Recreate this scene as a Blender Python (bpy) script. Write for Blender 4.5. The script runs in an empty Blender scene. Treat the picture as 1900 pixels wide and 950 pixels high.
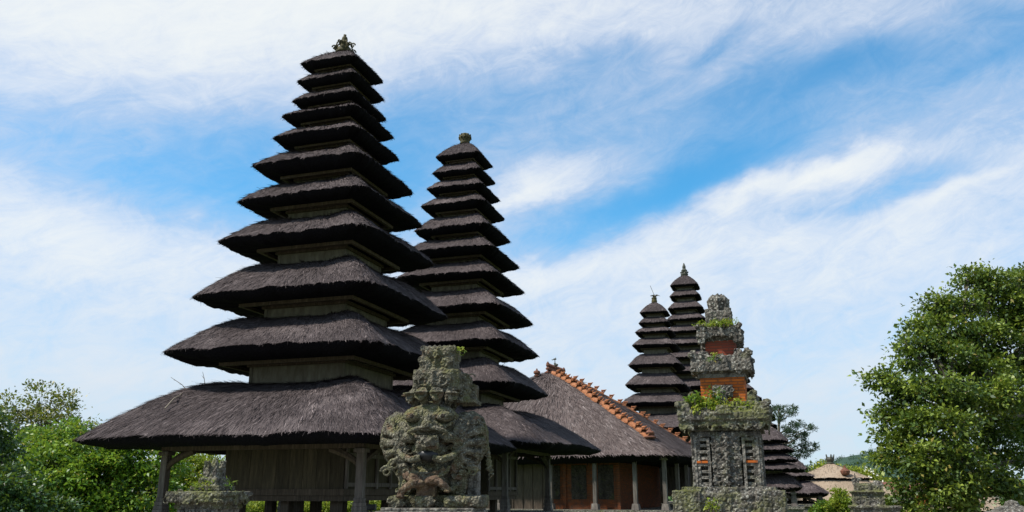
import bpy, bmesh, math, random
import numpy as np
from mathutils import Vector, Matrix
rnd = random.Random(7)
rng = np.random.default_rng(11)
rad = math.radians
scene = bpy.context.scene
COL = scene.collection

# ------------------------------------------------------------------ camera
FPX, PITCH, CAMZ = 1540.0, rad(15.84), 1.6
cam_d = bpy.data.cameras.new('camera')
cam_d.sensor_width = 36.0
cam_d.lens = 36.0 * FPX / 1900.0
cam_d.clip_start = 0.1
cam_d.clip_end = 12000
cam = bpy.data.objects.new('camera', cam_d)
cam.location = (0, 0, CAMZ)
cam.rotation_euler = (rad(90) + PITCH, 0, 0)
COL.objects.link(cam)
scene.camera = cam

def ray(px, py):
    cx = (px - 950) / FPX; cy = (475 - py) / FPX
    y = math.cos(PITCH) - cy * math.sin(PITCH); z = math.sin(PITCH) + cy * math.cos(PITCH)
    return cx / y, z / y
def at(px, py, Y):
    a, b = ray(px, py); return Vector((a * Y, Y, CAMZ + b * Y))
YAW = rad(17.8)
CY, SY = math.cos(YAW), math.sin(YAW)

# ------------------------------------------------------------------ light
sunv = Vector((-0.76, -0.22, 1.0)).normalized()
SUN_EL = math.asin(sunv.z); SUN_AZ = math.atan2(sunv.x, sunv.y)
sd = bpy.data.lights.new('sun', 'SUN'); sd.energy = 5.0; sd.angle = rad(2.5); sd.color = (1, .95, .87)
so = bpy.data.objects.new('sun', sd); COL.objects.link(so)
so.rotation_euler = sunv.to_track_quat('Z', 'Y').to_euler(); so.location = (-30, -10, 60)

scene.view_settings.view_transform = 'Standard'
scene.view_settings.look = 'None'
scene.view_settings.exposure = 0.2
scene.view_settings.gamma = 1.0

world = bpy.data.worlds.new('World'); scene.world = world; world.use_nodes = True
def build_sky():
    nt = world.node_tree; N = nt.nodes; L = nt.links; N.clear()
    def m(op, a, b=None, c=None, clamp=False):
        n = N.new('ShaderNodeMath'); n.operation = op; n.use_clamp = clamp
        for i, v in enumerate((a, b, c)):
            if v is None: continue
            if isinstance(v, (int, float)): n.inputs[i].default_value = v
            else: L.new(v, n.inputs[i])
        return n.outputs[0]
    tc = N.new('ShaderNodeTexCoord'); sp = N.new('ShaderNodeSeparateXYZ'); L.new(tc.outputs['Generated'], sp.inputs[0])
    x, y, z = sp.outputs
    az = m('ARCTAN2', x, y); el = m('ARCSINE', z)
    cmb = N.new('ShaderNodeCombineXYZ'); L.new(az, cmb.inputs[0]); L.new(el, cmb.inputs[1])
    # slow warp of the coordinates
    def noise(scale, sx, sy, rot, detail=6, rough=.55, off=0, dist=0.0):
        mp = N.new('ShaderNodeMapping'); L.new(cmb.outputs[0], mp.inputs[0])
        mp.inputs['Rotation'].default_value = (0, 0, rot)
        mp.inputs['Location'].default_value = (off, off * .7, off * .3)
        sc = N.new('ShaderNodeVectorMath'); sc.operation = 'MULTIPLY'; L.new(mp.outputs[0], sc.inputs[0])
        sc.inputs[1].default_value = (sx, sy, 1)
        n = N.new('ShaderNodeTexNoise'); n.inputs['Scale'].default_value = scale; n.inputs['Detail'].default_value = detail
        n.inputs['Roughness'].default_value = rough; n.inputs['Distortion'].default_value = dist
        L.new(sc.outputs[0], n.inputs['Vector']); return n
    w1 = noise(5, 1, 1.8, -.3, 5, .6, 3.1); w2 = noise(5, 1, 1.8, -.3, 5, .6, 9.7)
    azw = m('ADD', az, m('MULTIPLY', m('SUBTRACT', w1.outputs['Fac'], .5), .15))
    elw = m('ADD', el, m('MULTIPLY', m('SUBTRACT', w2.outputs['Fac'], .5), .075))
    streak = noise(8, 1.0, 3.6, -.36, 10, .68, 1.7, .9).outputs['Fac']
    fine = noise(17, 1.0, 1.7, -.2, 10, .72, 4.9, 1.2).outputs['Fac']
    def azel(px, py):
        a, b = ray(px, py); return math.atan(a), math.atan(b / math.hypot(1, a))
    def blob(px, py, rx, ry, ang, amp):
        a0, e0 = azel(px, py)
        du = m('SUBTRACT', azw, a0); dv = m('SUBTRACT', elw, e0)
        c, s = math.cos(rad(ang)), math.sin(rad(ang))
        u = m('ADD', m('MULTIPLY', du, c), m('MULTIPLY', dv, s))
        v = m('SUBTRACT', m('MULTIPLY', dv, c), m('MULTIPLY', du, s))
        u = m('MULTIPLY', u, 1500 / rx); v = m('MULTIPLY', v, 1500 / ry)
        q = m('ADD', m('MULTIPLY', u, u), m('MULTIPLY', v, v))
        return m('MULTIPLY', m('EXPONENT', m('MULTIPLY', q, -1.0)), amp)
    blobs = [ # px, py, rx, ry, angle(deg, + rises right), amount (+ cloud, - blue)
        (120, 20, 620, 125, 6, .52), (700, -30, 420, 110, 4, .42), (1150, 10, 300, 80, 5, .15), (1500, 40, 450, 50, -4, .20),
        (480, 330, 330, 90, 10, -.40), (200, 250, 330, 70, 8, -.14), (560, 390, 150, 50, 0, -.20), (740, 330, 90, 130, 0, -.25),
        (820, 210, 160, 60, 8, -.16), (100, 430, 380, 75, -6, .30), (150, 400, 300, 40, -6, .10),
        (1560, 135, 230, 34, 6, -.46), (1830, 110, 150, 30, 14, -.36), (1330, 95, 60, 16, 28, -.30), (1120, 100, 130, 40, 4, -.24), (1250, 200, 500, 90, 8, -.14),
        (1290, 300, 140, 60, 18, -.34), (1150, 395, 270, 36, 16, -.62), (1270, 350, 110, 32, 26, -.34), (1650, 340, 130, 22, 14, -.28),
        (1000, 190, 160, 50, 6, -.10), (1450, 230, 200, 40, 14, -.14),
        (1040, 335, 140, 34, 12, .34), (980, 375, 90, 16, 14, .34), (1400, 350, 100, 30, 12, .46), (1340, 385, 70, 14, 26, .26),
        (1570, 300, 80, 28, 20, .40), (1500, 325, 70, 16, 24, .25), (1770, 330, 90, 18, 8, .34), (1800, 270, 140, 20, -6, .2),
        (1340, 140, 90, 22, 24, .12), (1250, 465, 420, 50, 6, .26), (1700, 430, 300, 60, 10, .16), (900, 500, 200, 50, 5, .14),
        (1850, 10, 90, 30, -20, -.25), (1700, 620, 300, 40, 5, -.10), (60, 640, 200, 70, 0, -.05), (1500, 640, 160, 60, 5, -.06),
        (190, 690, 60, 20, 0, .2), (1300, 560, 500, 50, 4, .06),
    ]
    tot = 0.50
    for b in blobs: tot = m('ADD', tot, blob(*b))
    tot = m('ADD', tot, m('MULTIPLY', m('SUBTRACT', streak, .5), .50))
    tot = m('ADD', tot, m('MULTIPLY', m('SUBTRACT', fine, .5), .62))
    lowf = m('MINIMUM', m('MAXIMUM', m('DIVIDE', m('SUBTRACT', .33, el), .22), 0.0), 1.0)
    tot = m('ADD', tot, m('MULTIPLY', lowf, .42))
    D = m('DIVIDE', 1.0, m('ADD', 1.0, m('EXPONENT', m('MULTIPLY', m('SUBTRACT', tot, .46), -4.6))))
    sky = N.new('ShaderNodeTexSky'); sky.sky_type = 'NISHITA'; sky.sun_disc = False
    sky.sun_elevation = SUN_EL; sky.sun_rotation = SUN_AZ % (2 * math.pi)
    sky.air_density = 1.0; sky.dust_density = .3; sky.ozone_density = 2.5
    tint = N.new('ShaderNodeMix'); tint.data_type = 'RGBA'; tint.blend_type = 'MULTIPLY'; tint.inputs[0].default_value = 1
    L.new(sky.outputs[0], tint.inputs[6]); tint.inputs[7].default_value = (.55, 1.55, 1.80, 1)
    ramp = N.new('ShaderNodeValToRGB'); e = ramp.color_ramp.elements
    e[0].position = 0; e[0].color = (.50, .66, .86, 1); e[1].position = 1; e[1].color = (.90, .93, .92, 1)
    q = e.new(.55); q.color = (.60, .69, .85, 1); q = e.new(.8); q.color = (.74, .80, .90, 1)
    L.new(D, ramp.inputs[0])
    cs = N.new('ShaderNodeMix'); cs.data_type = 'RGBA'; cs.blend_type = 'MULTIPLY'; cs.inputs[0].default_value = 1
    vl = m('MULTIPLY', m('MINIMUM', m('MAXIMUM', m('DIVIDE', m('SUBTRACT', .26, el), .20), 0.0), 1.0), .62)
    low = N.new('ShaderNodeMix'); low.data_type = 'RGBA'; L.new(vl, low.inputs[0]); L.new(ramp.outputs[0], low.inputs[6]); low.inputs[7].default_value = (.56, .65, .80, 1)
    L.new(low.outputs[2], cs.inputs[6]); cs.inputs[7].default_value = (8.9, 8.9, 8.9, 1)
    mix = N.new('ShaderNodeMix'); mix.data_type = 'RGBA'
    L.new(m('POWER', D, .8), mix.inputs[0]); L.new(tint.outputs[2], mix.inputs[6]); L.new(cs.outputs[2], mix.inputs[7])
    bg = N.new('ShaderNodeBackground'); bg.inputs[1].default_value = .1
    out = N.new('ShaderNodeOutputWorld'); L.new(mix.outputs[2], bg.inputs[0]); L.new(bg.outputs[0], out.inputs[0])
build_sky()

# ------------------------------------------------------------------ materials
class NT:
    def __init__(s, name):
        s.mat = bpy.data.materials.new(name); s.mat.use_nodes = True
        s.t = s.mat.node_tree; s.N = s.t.nodes; s.L = s.t.links
        s.bsdf = s.N['Principled BSDF']; s.out = s.N['Material Output']
    def n(s, kind, **kw):
        n = s.N.new(kind)
        for k, v in kw.items(): setattr(n, k, v)
        return n
    def link(s, a, b): s.L.new(a, b)
    def coord(s, which='Object', scale=(1, 1, 1), rot=(0, 0, 0)):
        tc = s.n('ShaderNodeTexCoord'); mp = s.n('ShaderNodeMapping')
        s.link(tc.outputs[which], mp.inputs[0]); mp.inputs['Scale'].default_value = scale; mp.inputs['Rotation'].default_value = rot
        return mp.outputs[0]
    def noise(s, vec, scale, detail=5, rough=.6, dist=0.0):
        n = s.n('ShaderNodeTexNoise'); n.inputs['Scale'].default_value = scale; n.inputs['Detail'].default_value = detail
        n.inputs['Roughness'].default_value = rough; n.inputs['Distortion'].default_value = dist; s.link(vec, n.inputs['Vector'])
        return n.outputs['Fac']
    def voro(s, vec, scale, feature='F1'):
        n = s.n('ShaderNodeTexVoronoi', feature=feature); n.inputs['Scale'].default_value = scale; s.link(vec, n.inputs['Vector'])
        return n
    def ramp(s, fac, stops):
        r = s.n('ShaderNodeValToRGB'); e = r.color_ramp.elements
        while len(e) < len(stops): e.new(.5)
        for q, (p, c) in zip(e, stops):
            q.position = p; q.color = (*c, 1) if len(c) == 3 else c
        s.link(fac, r.inputs[0]); return r.outputs[0]
    def mix(s, fac, a, b, blend='MIX'):
        n = s.n('ShaderNodeMix', data_type='RGBA', blend_type=blend)
        for sock, v in ((n.inputs[0], fac), (n.inputs[6], a), (n.inputs[7], b)):
            if isinstance(v, (int, float)): sock.default_value = v
            elif isinstance(v, tuple): sock.default_value = (*v, 1)
            else: s.link(v, sock)
        return n.outputs[2]
    def math(s, op, a, b=0.0, clamp=False):
        n = s.n('ShaderNodeMath', operation=op, use_clamp=clamp)
        for i, v in enumerate((a, b)):
            if isinstance(v, (int, float)): n.inputs[i].default_value = v
            else: s.link(v, n.inputs[i])
        return n.outputs[0]
    def bump(s, h, strength=.5, dist=.02):
        b = s.n('ShaderNodeBump'); b.inputs['Strength'].default_value = strength; b.inputs['Distance'].default_value = dist
        s.link(h, b.inputs['Height']); s.link(b.outputs[0], s.bsdf.inputs['Normal'])
    def done(s, col, rough=.85, spec=.3):
        if isinstance(col, tuple): s.bsdf.inputs['Base Color'].default_value = (*col, 1)
        else: s.link(col, s.bsdf.inputs['Base Color'])
        s.bsdf.inputs['Roughness'].default_value = rough
        s.bsdf.inputs['Specular IOR Level'].default_value = spec
        return s.mat

def mat_thatch(name, base, light, dark, scale=1.0):
    t = NT(name)
    uv = t.coord('UV', (1, 1, 1))
    ob = t.coord('Object')
    mp = t.n('ShaderNodeMapping'); t.link(uv, mp.inputs[0]); mp.inputs['Scale'].default_value = (34 * scale, 3.0 * scale, 1)
    mp.inputs['Rotation'].default_value = (0, 0, .0)
    st = t.noise(mp.outputs[0], 1.0, 6, .7, .6)
    big = t.noise(ob, .9, 4, .6)
    mid = t.noise(ob, 7, 5, .65)
    gi = t.n('ShaderNodeNewGeometry')
    ri = gi.outputs['Random Per Island']
    c = t.ramp(st, [(.28, dark), (.5, base), (.74, light)])
    c2 = t.ramp(ri, [(0, dark), (.3, base), (.72, tuple(v * 1.5 for v in base)), (.95, light), (1, tuple(min(.6, v * 1.9) for v in light))])
    c = t.mix(.5, c, c2)
    c = t.mix(t.math('MULTIPLY', t.ramp(big, [(.4, (0, 0, 0)), (.65, (1, 1, 1))]), .45), c, tuple(v * .45 for v in base))
    c = t.mix(t.math('MULTIPLY', t.ramp(big, [(.30, (1, 1, 1)), (.44, (0, 0, 0))]), .45), c, tuple(v * .62 for v in light))
    c = t.mix(t.math('MULTIPLY', t.ramp(mid, [(.55, (0, 0, 0)), (.72, (1, 1, 1))]), .4), c, tuple(v * .8 for v in light))
    t.bump(st, .8, .03)
    return t.done(c, .9, .12)
M = {}
M['thatch'] = mat_thatch('thatch_black_palm_fibre', (.066, .052, .051), (.27, .22, .21), (.016, .012, .013))
M['thatch_grey'] = mat_thatch('thatch_grey_palm_fibre', (.112, .086, .080), (.28, .235, .22), (.038, .029, .028))
M['thatch_tan'] = mat_thatch('thatch_tan_grass', (.34, .26, .185), (.50, .41, .31), (.20, .14, .10))

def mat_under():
    t = NT('thatch_underside_shade'); ob = t.coord('Object')
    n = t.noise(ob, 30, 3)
    return t.done(t.ramp(n, [(.3, (.003, .003, .005)), (.7, (.012, .011, .014))]), .95, .05)  # shade below the eaves is put into this near-black colour
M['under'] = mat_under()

def mat_wood(name, a, b, c, stripes=24):
    t = NT(name); ob = t.coord('Object', (stripes, stripes, 1.6))
    n = t.noise(ob, 1.0, 6, .65, .4); o2 = t.coord('Object'); big = t.noise(o2, 1.7, 4)
    gi = t.n('ShaderNodeNewGeometry')
    col = t.ramp(n, [(.3, a), (.55, b), (.78, c)])
    col = t.mix(t.math('MULTIPLY', big, .5), col, a)
    v = t.math('ADD', t.math('MULTIPLY', gi.outputs['Random Per Island'], .5), .7)
    cm = t.n('ShaderNodeCombineColor'); [t.link(v, cm.inputs[i]) for i in range(3)]
    col = t.mix(1.0, col, cm.outputs[0], 'MULTIPLY')
    t.bump(n, .5, .01)
    return t.done(col, .8, .25)
M['wood'] = mat_wood('weathered_brown_wood', (.04, .030, .021), (.10, .076, .052), (.2, .16, .12))
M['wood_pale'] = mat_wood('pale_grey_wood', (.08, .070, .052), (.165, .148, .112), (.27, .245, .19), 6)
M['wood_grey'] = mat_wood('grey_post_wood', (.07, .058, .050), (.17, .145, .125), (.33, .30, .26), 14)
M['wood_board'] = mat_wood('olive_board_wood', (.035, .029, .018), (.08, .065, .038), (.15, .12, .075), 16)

def mat_stone(name, moss=.5, base=(.105, .094, .078), lich=(.43, .42, .36), dark=(.018, .016, .014), mossc=(.10, .11, .028), warm=0.0, scale=1.0, lf_=.75, bmp=.9):
    t = NT(name); ob = t.coord('Object')
    v = t.voro(ob, 30 * scale); v2 = t.voro(ob, 12 * scale, 'DISTANCE_TO_EDGE')
    n = t.noise(ob, 9 * scale, 8, .7, .3); n2 = t.noise(ob, 2.2 * scale, 5, .6); n3 = t.noise(ob, 40 * scale, 4, .7)
    col = t.ramp(n, [(.3, dark), (.5, base), (.72, tuple(x * 1.7 for x in base))])
    lf = t.ramp(t.noise(ob, 17 * scale, 5, .75, 1.0), [(.54, (0, 0, 0)), (.62, (1, 1, 1))])
    col = t.mix(t.math('MULTIPLY', lf, lf_), col, lich)
    vc = t.voro(ob, 21 * scale); rc = t.n('ShaderNodeSeparateColor'); t.link(vc.outputs['Color'], rc.inputs[0])
    cellf = t.math('MULTIPLY', t.ramp(rc.outputs[0], [(.60, (0, 0, 0)), (.82, (1, 1, 1))]), t.ramp(vc.outputs['Distance'], [(.10, (1, 1, 1)), (.42, (0, 0, 0))]))
    col = t.mix(t.math('MULTIPLY', cellf, .8), col, tuple(min(.6, x * 1.1) for x in lich))
    mf = t.ramp(n2, [(.62 - moss * .28, (0, 0, 0)), (.74 - moss * .2, (1, 1, 1))])
    gi = t.n('ShaderNodeNewGeometry'); sp = t.n('ShaderNodeSeparateXYZ'); t.link(gi.outputs['True Normal'], sp.inputs[0])
    up = t.math('ADD', t.math('MULTIPLY', sp.outputs[2], .45), .55, True)
    mc = t.mix(n3, tuple(x * .45 for x in mossc), tuple(x * 1.6 for x in mossc))
    col = t.mix(t.math('MULTIPLY', t.math('MULTIPLY', mf, up), .9), col, mc)
    if warm:
        wf = t.ramp(t.noise(ob, 3.1 * scale, 4, .6), [(.56, (0, 0, 0)), (.66, (1, 1, 1))])
        col = t.mix(t.math('MULTIPLY', wf, warm), col, (.17, .075, .04))
    stv = t.coord('Object', (7, 7, .9)); sr = t.ramp(t.noise(stv, 1.0, 4, .6), [(.50, (0, 0, 0)), (.66, (1, 1, 1))])
    col = t.mix(t.math('MULTIPLY', sr, .55), col, dark)
    h = t.math('ADD', t.math('MULTIPLY', v2.outputs['Distance'], 2.0), n)
    t.bump(h, bmp, .03)
    return t.done(col, .92, .15)
M['stone'] = mat_stone('carved_grey_stone_with_lichen', .32)
M['stone_moss'] = mat_stone('mossy_carved_stone', .72, mossc=(.12, .13, .028))
M['stone_statue'] = mat_stone('statue_stone_with_moss', .62, base=(.120, .108, .080), lich=(.44, .43, .33), dark=(.024, .022, .017), mossc=(.125, .125, .040), warm=.45, lf_=.5, bmp=.9, scale=1.7)
M['stone_shade'] = mat_stone('worn_stone_shade_dark', .2, base=(.045, .036, .028), lich=(.10, .085, .065), dark=(.015, .014, .013))  # worn stone, darkened so its colour carries the hall front's shade
M['stone_plain'] = mat_stone('plain_stone', .25, base=(.17, .155, .13), lich=(.3, .29, .25))
M['stone_red'] = mat_stone('reddish_brown_stone', .4, base=(.115, .075, .050), lich=(.26, .21, .15), dark=(.04, .027, .018))

def mat_brick(name, a, b, mortar, scale=1.0, grime=.4):
    t = NT(name); tc = t.n('ShaderNodeTexCoord'); sp = t.n('ShaderNodeSeparateXYZ'); t.link(tc.outputs['Object'], sp.inputs[0])
    s = t.math('ADD', sp.outputs[0], sp.outputs[1]); cb = t.n('ShaderNodeCombineXYZ'); t.link(s, cb.inputs[0]); t.link(sp.outputs[2], cb.inputs[1])
    br = t.n('ShaderNodeTexBrick'); t.link(cb.outputs[0], br.inputs['Vector'])
    br.inputs['Color1'].default_value = (*a, 1); br.inputs['Color2'].default_value = (*b, 1); br.inputs['Mortar'].default_value = (*mortar, 1)
    br.inputs['Scale'].default_value = scale; br.inputs['Mortar Size'].default_value = .009
    br.inputs['Brick Width'].default_value = .24; br.inputs['Row Height'].default_value = .055; br.inputs['Mortar Smooth'].default_value = .3
    n = t.noise(tc.outputs['Object'], 5, 6, .7)
    col = t.mix(t.math('MULTIPLY', t.ramp(n, [(.45, (0, 0, 0)), (.7, (1, 1, 1))]), grime), br.outputs['Color'], (.07, .05, .035))
    t.bump(t.math('SUBTRACT', t.math('MULTIPLY', n, .4), br.outputs['Fac']), .6, .01)
    return t.done(col, .9, .15)
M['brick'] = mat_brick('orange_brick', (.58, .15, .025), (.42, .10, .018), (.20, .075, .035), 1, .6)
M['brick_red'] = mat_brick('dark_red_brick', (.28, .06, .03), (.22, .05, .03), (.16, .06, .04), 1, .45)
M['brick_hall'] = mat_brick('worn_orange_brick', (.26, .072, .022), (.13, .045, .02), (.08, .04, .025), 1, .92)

def mat_simple(name, a, b, scale=8, rough=.8, bump=.3, spec=.3):
    t = NT(name); ob = t.coord('Object'); n = t.noise(ob, scale, 6, .65)
    t.bump(n, bump, .01)
    return t.done(t.ramp(n, [(.3, a), (.7, b)]), rough, spec)
def mat_tile():
    t = NT('orange_clay_tile'); ob = t.coord('Object'); n = t.noise(ob, 9, 6, .7); gi = t.n('ShaderNodeNewGeometry')
    c = t.ramp(n, [(.3, (.09, .045, .03)), (.52, (.34, .135, .058)), (.8, (.54, .30, .17))])
    c = t.mix(t.math('MULTIPLY', gi.outputs['Random Per Island'], .45), c, (.30, .10, .04))
    t.bump(n, .3, .01); return t.done(c, .8, .2)
M['tile'] = mat_tile()
M['tile_dark'] = mat_simple('weathered_dark_clay', (.07, .03, .02), (.24, .10, .06), 10)
M['metal_dark'] = mat_simple('dark_weathered_metal', (.03, .035, .03), (.10, .10, .07), 20, .6)
M['gold_moss'] = mat_simple('mossy_gilded_clay', (.020, .018, .011), (.10, .085, .028), 14, .8)
M['yellow'] = mat_simple('yellow_cloth', (.55, .38, .02), (.7, .5, .05))
M['grass'] = mat_simple('short_grass', (.05, .10, .015), (.11, .17, .03), 3, .9)
M['paving'] = mat_simple('earth_and_paving', (.13, .12, .09), (.22, .20, .16), 2, .9)
M['twig'] = mat_simple('dry_twig', (.14, .11, .08), (.28, .24, .18), 20)
M['bark'] = mat_simple('tree_bark', (.06, .05, .035), (.17, .145, .11), 12, .95, .8)
M['black'] = mat_simple('black_enamel_and_shade', (.01, .01, .01), (.03, .03, .03), 5, .4)
M['white_cloth'] = mat_simple('white_cloth', (.55, .55, .6), (.75, .75, .8))

def mat_leaf(name, a, b, c, yellow=(.3, .28, .04), yf=.08, rough=.45, trans=.35):
    t = NT(name); gi = t.n('ShaderNodeNewGeometry'); at_ = t.n('ShaderNodeAttribute'); at_.attribute_name = 'clump'
    r = gi.outputs['Random Per Island']
    col = t.ramp(t.math('ADD', t.math('MULTIPLY', r, .34), t.math('MULTIPLY', at_.outputs['Fac'], .66)), [(.12, a), (.5, b), (.88, c)])
    yy = t.ramp(t.math('FRACT', t.math('MULTIPLY', r, 37.7)), [(1 - yf - .01, (0, 0, 0)), (1 - yf, (1, 1, 1))])
    col = t.mix(yy, col, yellow)
    t.done(col, rough, .5)
    tr = t.n('ShaderNodeBsdfTranslucent'); t.link(t.mix(.6, col, (.25, .35, .03), 'MIX'), tr.inputs[0])
    ms = t.n('ShaderNodeMixShader'); ms.inputs[0].default_value = trans
    t.link(t.bsdf.outputs[0], ms.inputs[1]); t.link(tr.outputs[0], ms.inputs[2]); t.link(ms.outputs[0], t.out.inputs[0])
    return t.mat
M['leaf_right'] = mat_leaf('leaf_deep_green', (.022, .052, .008), (.066, .118, .015), (.24, .30, .036), (.24, .20, .04), .02, .5, .22)
M['leaf_bright'] = mat_leaf('leaf_bright_green', (.02, .07, .010), (.11, .24, .02), (.34, .47, .05), (.38, .30, .04), .05)
M['leaf_dark'] = mat_leaf('leaf_dark_green', (.012, .042, .013), (.028, .085, .022), (.06, .14, .03), (.1, .16, .03), .03, .4, .25)
M['leaf_olive'] = mat_leaf('leaf_olive', (.05, .06, .015), (.10, .11, .025), (.19, .17, .04), (.28, .22, .05), .12)
M['leaf_lime'] = mat_leaf('leaf_lime_green', (.13, .20, .018), (.24, .31, .03), (.38, .42, .06), (.42, .36, .04), .08)
M['leaf_pine'] = mat_leaf('pine_needles', (.012, .035, .018), (.022, .055, .026), (.04, .085, .04), (.05, .08, .03), .03, .6, .15)
M['leaf_hill'] = mat_leaf('distant_woodland', (.020, .050, .028), (.035, .080, .042), (.055, .11, .055), (.06, .1, .05), .03, .8, .1)
M['petal'] = mat_simple('cream_petals', (.7, .7, .6), (.85, .85, .75))

# ------------------------------------------------------------------ builders
def tag(o, label=None, cat=None, group=None, kind=None):
    if label: o['label'] = label
    if cat: o['category'] = cat
    if group: o['group'] = group
    if kind: o['kind'] = kind
    return o
def empty(name, loc, rotz=0.0, label=None, cat=None, group=None):
    o = bpy.data.objects.new(name, None); COL.objects.link(o); o.location = loc; o.rotation_euler = (0, 0, rotz)
    o.empty_display_size = .2
    return tag(o, label, cat, group)
def link_mesh(name, me, parent=None):
    o = bpy.data.objects.new(name, me); COL.objects.link(o)
    if parent is not None: o.parent = parent
    return o
class MB:
    def __init__(s): s.v = []; s.f = []
    def add(s, vs, fs):
        b = len(s.v); s.v += [tuple(v) for v in vs]; s.f += [tuple(i + b for i in f) for f in fs]; return s
    def box(s, c, size, rot=None, taper=1.0, taper_y=None):
        hx, hy, hz = size[0] / 2, size[1] / 2, size[2] / 2; ty = taper if taper_y is None else taper_y
        vs = [Vector((x * hx * (taper if z > 0 else 1), y * hy * (ty if z > 0 else 1), z * hz)) for z in (-1, 1) for y in (-1, 1) for x in (-1, 1)]
        if rot is not None: vs = [rot @ v for v in vs]
        c = Vector(c)
        return s.add([v + c for v in vs], [(0, 2, 3, 1), (4, 5, 7, 6), (0, 1, 5, 4), (1, 3, 7, 5), (3, 2, 6, 7), (2, 0, 4, 6)])
    def zbox(s, x0, x1, y0, y1, z0, z1, taper=1.0): return s.box(((x0 + x1) / 2, (y0 + y1) / 2, (z0 + z1) / 2), (x1 - x0, y1 - y0, z1 - z0), None, taper)
    def tube(s, pts, radii, n=6, cap=True):
        pts = [Vector(p) for p in pts]
        if isinstance(radii, (int, float)): radii = [radii] * len(pts)
        vs = []; fs = []; prev = None
        for i, p in enumerate(pts):
            d = (pts[min(i + 1, len(pts) - 1)] - pts[max(i - 1, 0)])
            if d.length < 1e-6: d = Vector((0, 0, 1))
            d.normalize()
            if prev is None:
                a = Vector((1, 0, 0)) if abs(d.x) < .8 else Vector((0, 1, 0)); u = d.cross(a).normalized()
            else: u = (prev - d * prev.dot(d)); u = u.normalized() if u.length > 1e-5 else d.orthogonal().normalized()
            prev = u; w = d.cross(u)
            for k in range(n):
                t = 2 * math.pi * k / n; vs.append(p + (u * math.cos(t) + w * math.sin(t)) * radii[i])
        for i in range(len(pts) - 1):
            for k in range(n):
                a = i * n + k; b = i * n + (k + 1) % n; fs.append((a, b, b + n, a + n))
        if cap: fs.append(tuple(range(n - 1, -1, -1))); fs.append(tuple((len(pts) - 1) * n + k for k in range(n)))
        return s.add(vs, fs)
    def lathe(s, c, prof, n=16, sx=1, sy=1, rot=None):
        c = Vector(c); vs = []; fs = []
        for r, z in prof:
            for k in range(n):
                t = 2 * math.pi * k / n; v = Vector((r * sx * math.cos(t), r * sy * math.sin(t), z))
                if rot is not None: v = rot @ v
                vs.append(v + c)
        for i in range(len(prof) - 1):
            for k in range(n):
                a = i * n + k; b = i * n + (k + 1) % n; fs.append((a, b, b + n, a + n))
        fs.append(tuple(range(n - 1, -1, -1))); fs.append(tuple((len(prof) - 1) * n + k for k in range(n)))
        return s.add(vs, fs)
    def ball(s, c, r, n=10, rot=None):
        if isinstance(r, (int, float)): r = (r, r, r)
        m_ = max(4, n // 2 + 1)
        prof = [(math.sin(math.pi * (i + .02) / (m_ - 1 + .04)), -math.cos(math.pi * (i + .02) / (m_ - 1 + .04))) for i in range(m_)]
        c = Vector(c); vs = []; fs = []
        for q, z in prof:
            for k in range(n):
                t = 2 * math.pi * k / n; v = Vector((q * r[0] * math.cos(t), q * r[1] * math.sin(t), z * r[2]))
                if rot is not None: v = rot @ v
                vs.append(v + c)
        for i in range(m_ - 1):
            for k in range(n):
                a = i * n + k; b = i * n + (k + 1) % n; fs.append((a, b, b + n, a + n))
        fs.append(tuple(range(n - 1, -1, -1))); fs.append(tuple((m_ - 1) * n + k for k in range(n)))
        return s.add(vs, fs)
    def curl(s, c, r, u, v, nrm, thick, turns=1.4, sgn=1, n=6):
        pts = []; rr = []; K = int(12 * turns)
        for i in range(K + 1):
            t = i / K; a = t * turns * 2 * math.pi * sgn; q = r * (1 - .8 * t)
            pts.append(Vector(c) + Vector(u) * math.cos(a) * q + Vector(v) * math.sin(a) * q + Vector(nrm) * thick * t * .6); rr.append(thick * (1 - .4 * t))
        return s.tube(pts, rr, n)
    def build(s, name, mat, parent=None, smooth=False, bevel=0.0, jitter=0.0):
        me = bpy.data.meshes.new(name)
        v = s.v
        if jitter: v = [(a + rnd.gauss(0, jitter), b + rnd.gauss(0, jitter), c + rnd.gauss(0, jitter)) for a, b, c in v]
        me.from_pydata(v, [], s.f); me.materials.append(mat)
        if smooth: me.polygons.foreach_set('use_smooth', [True] * len(me.polygons))
        me.update(); o = link_mesh(name, me, parent)
        if bevel:
            b = o.modifiers.new('bevel', 'BEVEL'); b.width = bevel; b.segments = 2; b.limit_method = 'ANGLE'
        return o
_tex = {}
def tex(kind, scale):
    k = (kind, scale)
    if k not in _tex:
        t = bpy.data.textures.new('relief', kind); t.noise_scale = scale
        if kind == 'VORONOI': t.weight_1 = -1.0; t.weight_2 = 1.0; t.distance_metric = 'DISTANCE'
        if kind == 'CLOUDS': t.noise_depth = 4
        _tex[k] = t
    return _tex[k]
def carve(o, voxel=.02, strength=.05, scale=.09, rough=.04, rscale=.15, smooth=True):
    'fuse the solids of one part and wear their surface into relief'
    r = o.modifiers.new('fuse', 'REMESH'); r.mode = 'VOXEL'; r.voxel_size = voxel; r.use_smooth_shade = smooth
    if rough:
        d = o.modifiers.new('wear', 'DISPLACE'); d.texture = tex('CLOUDS', rscale); d.strength = rough; d.mid_level = .5; d.texture_coords = 'LOCAL'
    if strength:
        d = o.modifiers.new('carving', 'DISPLACE'); d.texture = tex('VORONOI', scale); d.strength = strength; d.mid_level = .3; d.texture_coords = 'LOCAL'
    return o

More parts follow.
